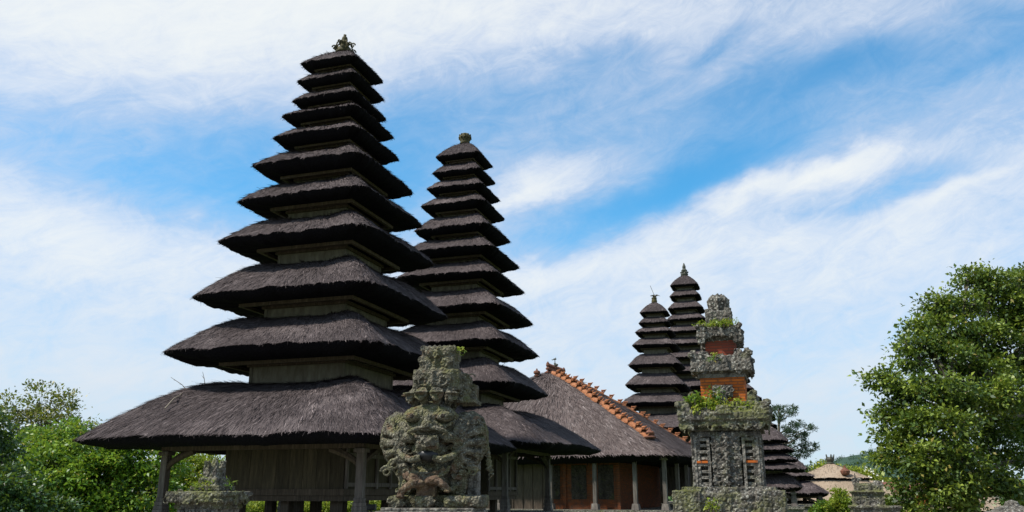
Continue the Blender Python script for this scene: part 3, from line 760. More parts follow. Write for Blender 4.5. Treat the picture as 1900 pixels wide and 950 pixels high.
# ------------------------------------------------------------------ carved stone helpers
def nubs(m, x0, x1, z0, z1, y, n, r=.05, side='front', depth=.5):
    for _ in range(n):
        a = rnd.uniform(x0, x1); z = rnd.uniform(z0, z1); q = r * rnd.uniform(.6, 1.4)
        if rnd.random() < .35:
            c = (a, y, z) if side == 'front' else (y, a, z)
            u = (1, 0, 0) if side == 'front' else (0, 1, 0); nr = (0, -1, 0) if side == 'front' else (1, 0, 0)
            m.curl(c, q * 1.4, u, (0, 0, 1), nr, q * .38, 1.2, rnd.choice((-1, 1)), 5)
        elif side == 'front': m.ball((a, y, z), (q, q * depth, q), 6)
        else: m.ball((y, a, z), (q * depth, q, q), 6)
def skirt(m, hw, z0, z1, n, r, hy=None):
    hy = hy or hw
    nubs(m, -hw, hw, z0, z1, -hy, n, r); nubs(m, -hw, hw, z0, z1, hy, n // 3, r)
    nubs(m, -hy, hy, z0, z1, hw, n, r, 'side'); nubs(m, -hy, hy, z0, z1, -hw, n // 2, r, 'side')
def antefix(m, hw, z, h, w, hy=None):
    'upturned carved ears at the corners and the middle of a cornice'
    hy = hy or hw
    for sx in (-1, 1):
        for sy in (-1, 1):
            m.box((sx * (hw - w * .45), sy * (hy - w * .45), z + h * .4), (w, w, h), None, .8); m.box((sx * (hw - w * .2), sy * (hy - w * .2), z + h * .5), (w * .6, w * .6, h * 1.2), None, .6)
            m.ball((sx * hw, sy * hy, z + h * .8), w * .28, 6)
            for q in range(6): m.ball((sx * (hw - rnd.random() * w), sy * (hy - rnd.random() * w * .3) , z + rnd.random() * h), w * .17, 6)
    for s_ in (-1, 1):
        m.box((0, s_ * hy, z + h * .3), (w * 1.3, w * .4, h * .8), None, .6); m.box((s_ * hw, 0, z + h * .3), (w * .4, w * 1.3, h * .8), None, .6)

# leaf scatter -------------------------------------------------------------
def leaf_quads(P, size, g, up=.5, aspect=1.9, outward=None):
    n = len(P)
    d = g.normal(size=(n, 3)); 
    if outward is not None: d = d * .8 + outward * .9
    d[:, 2] += up * .4 - .25; d /= np.linalg.norm(d, axis=1)[:, None]
    nrm = g.normal(size=(n, 3)) * .75; nrm[:, 2] += up * 1.6
    s = np.cross(d, nrm); s /= np.linalg.norm(s, axis=1)[:, None] + 1e-9
    nn = np.cross(s, d)
    L = (size * g.uniform(.45, 1.45, n))[:, None]; W = L / aspect / 2 * 1.0
    a = P; b = P + d * L * .45 + s * W + nn * L * .10; c = P + d * L - nn * L * .12; e = P + d * L * .45 - s * W + nn * L * .10
    V = np.stack([a, b, c, e], 1).reshape(-1, 3)
    return V
def foliage(name, parent, centers, radii, nleaf, size, mat, seed=1, up=.5, clump_r=.35, shell=.6, squash=.8, aspect=1.9, nclump=12):
    '''centers: crown lobes; leaves are clustered in clumps spread through each lobe'''
    g = np.random.default_rng(seed); Pp = []; cl = []; Oo = []
    tot = sum(r ** 2 for r in radii)
    tips = []
    for c, r in zip(centers, radii):
        n = int(nleaf * r * r / tot); nc = max(4, int(nclump * (r / clump_r) ** 1.6))
        d = g.normal(size=(nc, 3)); d /= np.linalg.norm(d, axis=1)[:, None]
        rr = r * (shell + (1 - shell) * g.random(nc) ** .5)[:, None] * (1 + .12 * g.normal(size=(nc, 1)))
        cc = np.array(c) + d * rr * np.array([1, 1, squash]); tips += list(cc[:max(2, nc // 4)])
        k = g.integers(0, nc, n); off = g.normal(size=(n, 3)) * clump_r * np.array([1, 1, .55]) * .55
        cv = g.random(nc)
        Pp.append(cc[k] + off); cl.append(cv[k]); o = (cc[k] + off - np.array(c)); Oo.append(o / (np.linalg.norm(o, axis=1)[:, None] + 1e-6))
    P = np.concatenate(Pp); cl = np.concatenate(cl); O = np.concatenate(Oo)
    V = leaf_quads(P, size, g, up, aspect, O)
    Q = np.arange(len(V)).reshape(-1, 4)
    o = np_mesh(name, V, Q, [mat], parent, None, None, None, np.repeat(cl, 4))
    return o, tips
def tree(name, label, cat, base, lobes, nleaf, size, mat, seed, trunk_r=.18, group=None, clump_r=.35, up=.5, shell=.6, squash=.8, aspect=1.9, nclump=12, trunk=True):
    '''lobes: (px, py, rpx, Y) turned into real places'''
    b = Vector(base); root = empty(name, b, 0, label, cat, group)
    C = []; Rr = []
    for px, py, rp, Y in lobes:
        p = at(px, py, Y) - b; C.append(tuple(p)); Rr.append(rp / FPX * Y * 1.0)
    o, tips = foliage('foliage', root, C, Rr, nleaf, size, mat, seed, up, clump_r, shell, squash, aspect, nclump)
    g = random.Random(seed); m = MB()
    top = Vector(np.mean(np.array(C), 0)); top.z *= .9
    tp = [Vector((0, 0, -.1)), Vector((g.uniform(-.1, .1), g.uniform(-.1, .1), top.z * .35)), top * .6 + Vector((0, 0, top.z * .05)), top]
    m.tube(tp, [trunk_r * 1.3, trunk_r, trunk_r * .75, trunk_r * .35], 8)
    m.build('trunk', M['bark'], root, smooth=True)
    m = MB()
    for c, r in zip(C, Rr):
        c = Vector(c); s_ = tp[1].lerp(tp[3], min(.95, max(.1, (c.z - r * .5 - tp[1].z) / max(.1, tp[3].z - tp[1].z)))); mid = s_.lerp(c, .5) + Vector((g.uniform(-.2, .2), g.uniform(-.2, .2), g.uniform(0, .3)))
        m.tube([s_, mid, c], [trunk_r * .45, trunk_r * .28, trunk_r * .14], 6)
        near = [t for t in tips if (Vector(t) - c).length < r * 1.3]
        for t in near[:10]:
            t = Vector(t); m.tube([c.lerp(mid, .3), c.lerp(t, .5) + Vector((0, 0, .05)), t], [trunk_r * .14, trunk_r * .09, trunk_r * .04], 4)
    m.build('limbs', M['bark'], root)
    return root

# ------------------------------------------------------------------ brick and stone shrine
SH_Y = 16.0
def build_shrine():
    c = at(1353, 860, SH_Y); root = empty('brick_shrine', (c.x, c.y, 0), -YAW, 'tall carved stone and orange brick shrine tower with mossy ledges, right of the hall', 'shrine')
    ppm = 1540 / 16.6
    def z(py): return at(1347, py, SH_Y - .6).z
    def hw(a, b): return (b - a) / 2 / ppm / 1.0
    k = .87   # part of the width comes from the turned side face
    def part(name, fn, mat, voxel=.02, st=.05, sc=.085, rough=.03):
        m = MB(); fn(m); o = m.build(name, M[mat], root); return carve(o, voxel, st, sc, rough)
    def f(m):
        h = hw(1258, 1450) * k; m.zbox(-h, h, -h, h, z(960), z(915)); m.zbox(-h * .9, h * .9, -h * .9, h * .9, z(916), z(903))
        for sx in (-1, 1):
            for sy in (-1, 1): m.box((sx * (h - .18), sy * (h - .18), z(932)), (.50, .50, z(910) - z(955)))
        skirt(m, h + .01, z(955), z(918), 80, .05)
    part('base_course', f, 'stone_moss', .016, .045, .06, .02)
    def f(m):
        h = hw(1266, 1442) * k; m.zbox(-h, h, -h, h, 0, z(958))
    m = MB(); f(m); m.build('pedestal', M['stone_plain'], root)
    def f(m):
        h = hw(1296, 1418) * k; m.zbox(-h, h, -h + .06, h, z(905), z(800))
        for sx in (-1, 1):
            for sy in (-1, 1): m.box((sx * (h - .03), sy * (h - .03), (z(905) + z(800)) / 2), (.17, .17, z(800) - z(905)))
        for zz in (906, 806): m.box((0, 0, z(zz)), (2 * h + .10, 2 * h + .10, .10))
    part('body', f, 'stone', .018, .025, .06, .02)
    h = hw(1296, 1418) * k
    # side recess ledges
    for sx in (-1, 1):
        m = MB()
        for i, py in enumerate((898, 886, 875, 862, 850, 838, 826, 815)):
            wd = .20 + (.06 if i % 3 == 0 else 0); m.box((sx * .425, -h + .03, z(py)), (wd, .12 + .03 * (i % 2), .055))
        m.build('ledge_stack', M['stone_plain'], root, bevel=.008)
        m = MB(); m.box((sx * .425, -h + .02, z(857)), (.21, .16, .045)); m.build('brick_ledge', M['brick'], root)
        m = MB(); m.box((sx * .31, -h - .02, (z(903) + z(812)) / 2), (.05, .12, z(812) - z(903))); m.box((sx * .55, -h - .01, (z(903) + z(812)) / 2), (.04, .10, z(812) - z(903))); m.build('pilaster', M['stone_plain'], root)
    def f(m):
        m.zbox(-.26, .26, -h - .05, -h + .1, z(903), z(800)); nubs(m, -.24, .24, z(900), z(803), -h - .07, 120, .045)
        for i in range(7): m.box((0, -h - .10, z(895 - i * 14)), (.14, .10, .09), Matrix.Rotation(.785, 3, 'Y'))
    part('carved_panel', f, 'stone', .014, .05, .06, .02)
    def f(m):
        for i, (a, b, y0, y1) in enumerate(((1288, 1414, 806, 796), (1280, 1420, 798, 788), (1268, 1430, 790, 778), (1262, 1436, 780, 765), (1274, 1426, 766, 754), (1286, 1412, 756, 744))):
            q = hw(a, b) * k; m.zbox(-q, q, -q, q, z(y0), z(y1))
        for py_, a_, b_ in ((797, 1276, 1422), (779, 1264, 1434), (765, 1268, 1430)):
            q = hw(a_, b_) * k; m.zbox(-q, q, -q, q, z(py_) - .02, z(py_) + .02)
        antefix(m, hw(1262, 1434) * k, z(768), .22, .26)
        antefix(m, hw(1284, 1410) * k, z(748), .22, .18)
        skirt(m, hw(1268, 1430) * k, z(796), z(766), 90, .05)
    part('main_cornice', f, 'stone_moss', .016, .035, .06, .018)
    def f(m):
        q = hw(1300, 1386) * k; m.zbox(-q, q, -q, q, z(748), z(690))
    m = MB(); f(m); m.build('brick_neck', M['brick'], root)
    def f(m):
        q = hw(1300, 1386) * k; m.box((0, -q - .02, z(724)), (.38, .1, .24)); nubs(m, -.17, .17, z(732), z(715), -q - .07, 24, .04)
    part('neck_panel', f, 'stone', .014, .04, .06, .01)
    def f(m):
        q = hw(1297, 1390) * k; m.zbox(-q, q, -q, q, z(698), z(690))
    m = MB(); f(m); m.build('moulding', M['stone_plain'], root, bevel=.01)
    def f(m):
        for a, b, y0, y1 in ((1292, 1390, 691, 684), (1284, 1394, 685, 668), (1296, 1384, 669, 655)):
            q = hw(a, b) * k; m.zbox(-q, q, -q, q, z(y0), z(y1))
        antefix(m, hw(1280, 1396) * k, z(684), .36, .26); antefix(m, hw(1300, 1380) * k, z(668), .24, .16)
        skirt(m, hw(1284, 1394) * k, z(690), z(665), 60, .045)
    part('middle_cornice', f, 'stone', .016, .04, .06, .02)
    m = MB(); q = hw(1307, 1366) * k; m.zbox(-q, q, -q, q, z(660), z(622)); m.build('upper_brick_neck', M['brick_red'], root)
    def f(m):
        for a, b, y0, y1 in ((1304, 1368, 628, 620), (1296, 1376, 621, 604), (1306, 1366, 605, 594)):
            q = hw(a, b) * k; m.zbox(-q, q, -q, q, z(y0), z(y1))
        antefix(m, hw(1292, 1380) * k, z(618), .22, .2); skirt(m, hw(1296, 1376) * k, z(622), z(604), 40, .04)
        for sx in (-1, 1):
            for sy in (-1, 1): m.box((sx * .34, sy * .34, z(625)), (.16, .16, .16))
    part('upper_cornice', f, 'stone', .018, .05, .07)
    def f(m):
        q = hw(1310, 1360) * k; m.zbox(-q, q, -q, q, z(598), z(568)); q *= 1.06
        for sx in (-1, 1):
            for sy in (-1, 1): m.box((sx * (q - .06), sy * (q - .06), z(576)), (.13, .13, .26))
        skirt(m, q - .02, z(594), z(568), 24, .04)
        m.lathe((0, 0, z(570)), [(.13, 0), (.17, .08), (.20, .18), (.20, .28), (.15, .34), (.08, .37)], 12)
        for i in range(8): t = i * .785; m.tube([(math.cos(t) * .17, math.sin(t) * .17, z(570) + .02), (math.cos(t) * .20, math.sin(t) * .20, z(570) + .26), (math.cos(t) * .10, math.sin(t) * .10, z(570) + .37)], .035, 5)
    part('pinnacle', f, 'stone', .015, .035, .06, .02)
    return root, z
shrine, SZ = build_shrine()

def plant(name, label, loc, n, spread, size, mat, seed, h=.15, cat='plant', group=None, rotz=-YAW, aspect=2.4, sy=.5):
    root = empty(name, loc, rotz, label, cat, group); g = np.random.default_rng(seed)
    nc = max(3, n // 24); cc = g.normal(size=(nc, 3)) * np.array([spread, spread * sy, h * .5]); cc[:, 2] = np.abs(cc[:, 2]); k = g.integers(0, nc, n)
    cc[:, 0] = np.clip(cc[:, 0], -spread * 1.3, spread * 1.3)
    P = cc[k] + g.normal(size=(n, 3)) * np.array([.05, .05, h * .22]); P[:, 2] = np.abs(P[:, 2])
    V = leaf_quads(P, size, g, .9, aspect); o = np_mesh('leaves', V, np.arange(len(V)).reshape(-1, 4), [mat], root, None, None, None, np.repeat(g.random(nc)[k], 4))
    m = MB()
    for c in cc[:14]: m.tube([(c[0], c[1], -.03), (c[0] * 1.02, c[1], c[2] * .5), tuple(c)], .006, 4)
    m.build('stems', M['twig'], root)
    return root
sc_ = at(1353, 860, SH_Y)
def sloc(lx, ly, py): return (sc_.x + lx * CY + ly * SY, sc_.y - lx * SY + ly * CY, SZ(py))
plant('fern', 'thick fringe of green weeds growing along the widest mossy ledge of the brick shrine', sloc(0, -.64, 765), 1200, .38, .07, M['leaf_lime'], 31, .22, sy=.16)
plant('fern', 'weeds hanging at the left end of the shrine ledge below the orange brick band', sloc(-.36, -.62, 748), 520, .20, .07, M['leaf_bright'], 32, .22, sy=.3)
plant('moss_tuft', 'yellow-green mossy tuft right under the topmost stone block of the shrine', sloc(-.05, -.36, 600), 900, .26, .045, M['leaf_lime'], 33, .10, sy=.15)
plant('moss_tuft', 'small moss tuft on the middle carved cornice between the two brick bands', sloc(-.08, -.50, 668), 240, .14, .045, M['leaf_bright'], 34, .10, sy=.2)
plant('fern', 'little bright sprig at the foot of the brick shrine', sloc(-.28, -.95, 946), 160, .05, .06, M['leaf_lime'], 35, .16, sy=.5)

# ------------------------------------------------------------------ winged guardian statue
ST_Y = 11.0
def build_statue():
    c0 = at(805, 860, ST_Y); face = rad(8)
    root = empty('guardian_statue', (c0.x, c0.y, 0), -face, 'mossy winged stone guardian with bulging eyes and tall carved crown before the towers', 'statue')
    S = 1540 / 11.25
    def X(px): return (px - 805) / S
    def z(py): return at(805, py, ST_Y - .25).z
    def R_(ax, a): return Matrix.Rotation(a, 3, ax)
    # pedestal
    m = MB(); m.zbox(-.62, .62, -.45, .55, 0, z(948)); m.zbox(-.56, .60, -.42, .5, z(948) , z(942)); m.build('pedestal', M['stone_plain'], root, bevel=.01)
    m = MB()
    for a, b in ((738, 765), (785, 817), (835, 865), (866, 898)):
        x0, x1 = X(a), X(b); m.zbox(x0, x1, -.36, .0, z(941), z(920)); nubs(m, x0 + .03, x1 - .03, z(938), z(924), -.37, 12, .035)
        m.curl(((x0 + x1) / 2 - .06, -.38, z(930)), .05, (1, 0, 0), (0, 0, 1), (0, -1, 0), .018, 1.4, 1); m.curl(((x0 + x1) / 2 + .06, -.38, z(930)), .05, (-1, 0, 0), (0, 0, 1), (0, -1, 0), .018, 1.4, 1)
    m.zbox(-.46, .66, -.2, .4, z(943), z(918))
    carve(m.build('carved_footing', M['stone_statue'], root), .013, .025, .06, .02)
    # torso
    m = MB()
    m.ball((0, .05, z(860)), (.34, .26, .38), 16); m.ball((0, -.06, z(885)), (.30, .22, .22), 14); m.ball((0, .05, z(810)), (.40, .30, .30), 16)
    m.zbox(-.34, .34, .05, .42, z(925), z(800))
    m.ball((-.30, -.02, z(895)), (.16, .2, .22), 10); m.ball((.30, -.02, z(895)), (.16, .2, .22), 10)
    # bead collar and hanging hem
    for i in range(15):
        t = math.pi * (i / 14); m.ball((-.26 * math.cos(t), -.30 - .03 * math.sin(t), z(868) - .13 * math.sin(t)), .035, 6); m.ball((-.19 * math.cos(t), -.31 - .03 * math.sin(t), z(868) - .07 * math.sin(t)), .028, 6)
    for i in range(40):
        s_ = rnd.choice((-1, 1)); m.ball((s_ * rnd.uniform(.15, .42), -.20 + rnd.uniform(-.05, .05), z(rnd.uniform(865, 915))), (.045, .04, .04), 6)
    carve(m.build('torso', M['stone_statue'], root), .014, .035, .06, .03)
    # legs and hands (reddish)
    m = MB()
    m.tube([(-.30, -.16, z(880)), (-.16, -.34, z(888)), (.0, -.30, z(900))], [.08, .07, .06], 10); m.tube([(-.05, -.34, z(897)), (-.18, -.42, z(898)), (-.30, -.40, z(910)), (-.33, -.36, z(922))], [.055, .06, .045, .05], 10)
    m.tube([(.0, -.34, z(893)), (.12, -.40, z(890)), (.24, -.40, z(902)), (.29, -.36, z(912))], [.055, .06, .045, .04], 10)
    m.zbox(-.14, .10, -.34, -.1, z(922), z(893))
    for i in range(4): m.ball((-.36 + i * .025, -.42, z(921)), (.014, .03, .02), 6); m.ball((.24 + i * .02, -.44, z(912)), (.012, .03, .018), 6)
    carve(m.build('crossed_legs', M['stone_red'], root), .012, .012, .05, .012)
    # wings: fanned curved feathers
    for s_ in (-1, 1):
        m = MB()
        out = [(8, 800), (30, 778), (50, 765), (74, 762), (91, 774), (99, 798), (100, 824), (88, 850), (72, 872), (60, 889), (48, 902), (24, 908)]
        def P2(k, sc, y): a_, b_ = out[k]; return Vector((s_ * (26 + (a_ * .96 - 26) * sc) / S, y, z(845 + (b_ - 845) * sc)))
        n_o = len(out)
        # solid shell
        vs = []; fs = []
        for sc, y in ((1.0, .12), (1.0, -.0), (.82, -.09), (.5, -.14), (.1, -.16)):
            vs += [P2(k, sc, y) for k in range(n_o)]
        for r_ in range(4):
            for k in range(n_o - 1): a0 = r_ * n_o + k; fs.append((a0, a0 + 1, a0 + n_o + 1, a0 + n_o))
            fs.append((r_ * n_o + n_o - 1, r_ * n_o, r_ * n_o + n_o, r_ * n_o + n_o * 2 - 1))
        fs.append(tuple(range(n_o - 1, -1, -1))); fs.append(tuple(4 * n_o + k for k in range(n_o)))
        m.add(vs, fs)
        # nested rims and swept feathers
        for j, sc in enumerate((.99, .86, .73, .60)):
            m.tube([P2(k, sc, -.02 - .045 * j) for k in range(1, n_o)], [.026] * (n_o - 1), 6)
        for k in range(1, n_o - 1):
            for fr_ in (0, .5):
                p0 = P2(k, .38, -.23); p3 = P2(k, .99, -.05).lerp(P2(k + 1, .99, -.05), fr_); p1 = p0.lerp(P2(max(0, k - 1), .7, -.21), .6); p2 = P2(max(0, k - 1), .86, -.15).lerp(p3, .55)
                m.tube([p0, p1, p2, p3], [.032, .046, .042, .026], 6)
        for q in range(4): m.curl((s_ * (.26 + .10 * q), -.22, z(836 + 13 * q)), .075, (s_, 0, 0), (0, 0, 1), (0, -1, 0), .024, 1.4)
        if s_ > 0:
            for q in range(7): m.tube([(.68, .0, z(820 + q * 8)), (.72 + .01 * q, -.02, z(832 + q * 8)), (.71, -.02, z(842 + q * 8))], [.02, .02, .01], 5)
        carve(m.build('wing', M['stone_statue'], root), .011, .010, .05, .008)
    # head
    m = MB()
    m.ball((0, -.10, z(790)), (.34, .28, .34), 20); m.ball((0, -.24, z(835)), (.24, .16, .14), 14)
    m.ball((0, -.20, z(765)), (.30, .2, .12), 12)
    # brow ridges
    for s_ in (-1, 1):
        pts = [(s_ * (.04 + .32 * t), -.36 + .12 * t * t, z(778) + .10 * math.sin(t * 3.0) + .0) for t in np.linspace(0, 1, 8)]
        m.tube(pts, [.05, .055, .06, .055, .05, .045, .04, .03], 8)
        pts = [(s_ * (.05 + .28 * t), -.37 + .10 * t * t, z(778) - .10 * math.sin(t * 3.1)) for t in np.linspace(0, 1, 8)]
        m.tube(pts, [.03, .035, .035, .035, .035, .03, .03, .02], 8)
        m.ball((s_ * .24, -.28, z(812)), (.12, .12, .08), 10)
        m.tube([(s_ * .08, -.40, z(850)), (s_ * .20, -.42, z(854)), (s_ * .33, -.36, z(846)), (s_ * .40, -.26, z(835))], [.045, .05, .045, .03], 8)   # hand-like lower lip scroll
        for q in range(3): m.tube([(s_ * (.30 + q * .05), -.24, z(826 - q * 10)), (s_ * (.42 + q * .03), -.22, z(818 - q * 12)), (s_ * (.46 + q * .02), -.2, z(800 - q * 14))], [.035, .03, .015], 6)
        m.curl((s_ * .36, -.22, z(838)), .09, (s_, 0, 0), (0, 0, 1), (0, -1, 0), .03, 1.3)
        m.ball((s_ * .36, -.02, z(780)), (.06, .08, .11), 8)
    # nose
    m.ball((0, -.40, z(792)), (.085, .10, .085), 10); m.ball((-.07, -.38, z(796)), (.05, .06, .045), 8); m.ball((.07, -.38, z(796)), (.05, .06, .045), 8); m.tube([(0, -.36, z(770)), (0, -.42, z(790))], [.05, .06], 8)
    # upper lip arch
    pts = [(.25 * math.cos(t), -.40 - .04 * math.sin(t), z(806) + .07 * math.sin(t)) for t in np.linspace(0, math.pi, 12)]
    m.tube(pts, .032, 8)
    carve(m.build('head', M['stone_statue'], root), .012, .020, .05, .02)
    for s_ in (-1, 1):
        m = MB(); m.ball((s_ * .205, -.345, z(774)), (.125, .10, .070), 14); eye = m.build('eye', M['stone_statue'], root, smooth=True)
        m = MB(); m.ball((s_ * .20, -.43, z(774)), (.034, .03, .03), 10); m.build('pupil', M['stone_shade'], eye, smooth=True)
    m = MB(); m.ball((0, -.30, z(845)), (.15, .12, .09), 12); m.build('open_mouth_shade', M['black'], root, smooth=True)  # black ball stands in for the shade inside the mouth
    m = MB(); m.zbox(-.15, .15, -.40, -.25, z(836), z(810)); m.ball((0, -.41, z(822)), (.13, .07, .085), 12); m.ball((-.05, -.48, z(819)), .024, 6); m.ball((.05, -.48, z(819)), .024, 6); m.ball((0, -.49, z(824)), .026, 6); m.tube([(-.06, -.47, z(829)), (0, -.485, z(831)), (.06, -.47, z(829))], .013, 5)
    for i in range(9): m.ball((-.13 + i * .0325, -.44, z(812)), .026, 6)
    carve(m.build('tongue_mask', M['stone_statue'], root), .012, .02, .05, .01)
    # flared crown leaves
    m = MB()
    for i in range(6):
        a = rad(-85 + 34 * i); sx, cy = math.sin(a), math.cos(a)
        pts = [(.20 * sx, .02 - .20 * cy, z(768)), (.25 * sx, .02 - .27 * cy, z(750)), (.30 * sx, .02 - .34 * cy, z(736)), (.36 * sx, .02 - .42 * cy, z(731))]
        m.tube(pts, [.03, .05, .075, .10], 9)
        m.ball((.36 * sx, .02 - .42 * cy, z(730)), (.105, .105, .02), 10)
        m.ball((.33 * sx, -.03 - .39 * cy, z(741)), (.035, .03, .045), 8)
    m.lathe((0, .02, z(772)), [(.30, 0), (.24, .1), (.20, .2), (.22, .36)], 16)
    carve(m.build('crown_leaves', M['stone_statue'], root), .012, .014, .05, .015)
    # carved pillar crown
    m = MB()
    def blk(px0, px1, p0, p1, y0=-.20, y1=.22):
        m.zbox(X(px0), X(px1), y0, y1, z(p0), z(p1))
    blk(770, 846, 728, 684, -.24, .28); blk(779, 842, 686, 660, -.20, .24); blk(784, 845, 662, 642, -.21, .25); 
    for (x0, x1, p0, p1, yy) in ((772, 844, 724, 688, -.25), (781, 840, 684, 662, -.21), (786, 843, 660, 644, -.22)):
        cxm = (X(x0) + X(x1)) / 2; hh = (z(p1) - z(p0)) / 2; zc = (z(p0) + z(p1)) / 2
        for s_ in (-1, 1):
            m.curl((cxm + s_ * .13, yy, zc), min(.11, hh * .9), (s_, 0, 0), (0, 0, 1), (0, -1, 0), .024, 1.7); m.curl((cxm + s_ * .06, yy, zc - hh * .5), .05, (-s_, 0, 0), (0, 0, 1), (0, -1, 0), .016, 1.3)
            m.curl((cxm + s_ * .20, yy, zc + hh * .6), .05, (-s_, 0, 0), (0, 0, 1), (0, -1, 0), .016, 1.3)
        m.tube([(cxm, yy - .01, zc - hh), (cxm, yy - .03, zc + hh)], .022, 6)
    for i in range(7): m.ball((X(788 + i * 9), -.14, z(641)), (.035, .05, .03), 6)
    # side ears of the crown that step back to the right
    m.zbox(.30, .44, -.10, .30, z(735), z(690)); m.zbox(.42, .52, .02, .34, z(738), z(708)); m.box((.43, .12, z(742)), (.24, .5, .06)); m.zbox(.30, .36, -.22, .0, z(724), z(684))
    nubs(m, .30, .50, z(735), z(695), -.08, 26, .035)
    carve(m.build('crown_pillar', M['stone_statue'], root), .013, .022, .05, .015)
    m = MB(); m.zbox(.42, .56, .1, .3, z(942), z(850)); m.build('back_slab', M['stone_plain'], root, bevel=.01)
    return root, X, z, c0
statue, StX, StZ, StC = build_statue()
plant('sprig', 'tiny yellow-green sprig on the right edge of the statue crown', (StC.x + .30, StC.y - .1, StZ(655)), 60, .03, .05, M['leaf_lime'], 41, .10)

# ------------------------------------------------------------------ small wall pillars
def wall_pillar(name, label, px, top_py, Y, wpx, mat, pin=None, rot=-YAW):
    c = at(px, top_py, Y); S = 1540 / (Y * 1.03); w = wpx / S / 2
    root = empty(name, (c.x, c.y, 0), rot, label, 'stone pillar')
    m = MB(); m.zbox(-w, w, -w * .8, w * .8, c.z - .09, c.z); m.zbox(-w * .93, w * .93, -w * .75, w * .75, c.z - .2, c.z - .09); m.zbox(-w * .8, w * .8, -w * .6, w * .6, c.z - .3, c.z - .2)
    nubs(m, -w, w, c.z - .2, c.z - .02, -w * .8, 60, .04); nubs(m, -w * .8, w * .8, c.z - .2, c.z - .02, w, 30, .04, 'side')
    carve(m.build('cap_slab', M[mat], root), .016, .05, .07, .03)
    m = MB(); m.zbox(-w * .72, w * .72, -w * .55, w * .55, 0, c.z - .28)
    for i in range(10): m.box((-w * .6 + i * w * .133, -w * .56, c.z - .36), (.05, .05, .08))
    m.build('shaft', M['stone_plain'], root, bevel=.008)
    if pin:
        px0, px1, py0 = pin; x0 = (px0 - px) / S; x1 = (px1 - px) / S; h = at(px, py0, Y).z - c.z; xm = (x0 + x1) / 2; r = (x1 - x0) / 2
        m = MB(); m.zbox(x0 - r * .7, x1 + r * .7, -r * 1.3, r * 1.3, c.z, c.z + h * .16); m.zbox(x0 - r * .1, x1 + r * .1, -r, r, c.z + h * .16, c.z + h * .4); m.zbox(x0 + r * .2, x1 - r * .2, -r * .8, r * .8, c.z + h * .4, c.z + h * .7)
        for i in range(8):
            t = i * .785; m.tube([(xm + math.cos(t) * r * .6, math.sin(t) * r * .6, c.z + h * .5), (xm + math.cos(t) * r * .85, math.sin(t) * r * .85, c.z + h * .75), (xm + math.cos(t) * r * .95, math.sin(t) * r * .95, c.z + h * .93)], [.04, .045, .03], 6)
        m.lathe((xm, 0, c.z + h * .65), [(r * .7, 0), (r * .5, h * .15), (r * .25, h * .32), (.03, h * .36)], 8)
        carve(m.build('pinnacle', M[mat], root), .014, .04, .06, .02)
    return root
lp = wall_pillar('wall_pillar', 'mossy stone pillar with flat cap and crown-like pinnacle, left of the wooden chamber', 390, 911, 15, 112, 'stone_moss', (377, 413, 850))
plant('weed', 'yellow weed growing on the flat cap of the left stone pillar', at(374, 909, 14.8), 260, .10, .05, M['leaf_lime'], 51, .20, sy=.5)
plant('weed', 'thin green weed at the foot of the pinnacle on the left stone pillar', at(421, 908, 14.9), 60, .04, .09, M['leaf_bright'], 52, .16, aspect=5)

def right_pillar():
    Y = 20; c = at(1612, 915, Y); S = 1540 / (Y * 1.03); root = empty('wall_pillar', (c.x, c.y, 0), -YAW, 'dark stepped stone block pillar in front of the tan thatched pavilion', 'stone pillar')
    def z(py): return at(1612, py, Y - .3).z
    m = MB(); m.zbox(-.42, .58, -.4, .4, 0, z(944)); m.zbox(-.46, .62, -.44, .44, z(944), z(938)); m.zbox(-.36, .30, -.3, .3, z(938), z(914)); m.zbox(-.40, .34, -.34, .34, z(914), z(911)); m.zbox(-.30, .30, -.26, .26, z(911), z(900)); m.zbox(-.30, .12, -.2, .2, z(901), z(896))
    carve(m.build('stacked_blocks', M['stone_moss'], root), .02, .02, .1, .04)
    m = MB(); m.zbox(-.33, -.18, -.12, .12, z(900), z(886)); m.box((-.26, 0, z(883)), (.07, .1, .16), None, .3); m.box((.2, 0, z(896)), (.3, .3, .12), None, .4); nubs(m, -.33, -.15, z(898), z(886), -.12, 12, .03)
    carve(m.build('crest', M['stone'], root), .014, .03, .06, .02)
right_pillar()
def stone_lantern():
    Y = 17; c = at(1878, 940, Y); root = empty('stone_roof_shrine', (c.x, c.y, 0), -YAW, 'small grey stone shrine roof with pale rim under the big leafy tree', 'stone shrine')
    def z(py): return at(1862, py, Y).z
    m = MB(); m.box((0, 0, (z(950) + z(940)) / 2), (.8, .8, z(938) - z(952)), None, .45); m.lathe((0, 0, z(941)), [(.16, 0), (.14, .06), (.12, .1), (.03, .14)], 8)
    carve(m.build('stone_roof', M['stone'], root), .016, .03, .08, .02)
    m = MB(); m.box((0, 0, z(951)), (.86, .86, .04)); m.build('rim', M['stone_plain'], root, bevel=.01)
    m = MB(); m.box((0, 0, z(952) / 2), (.55, .55, z(952))); m.build('shaft', M['stone_plain'], root)
stone_lantern()

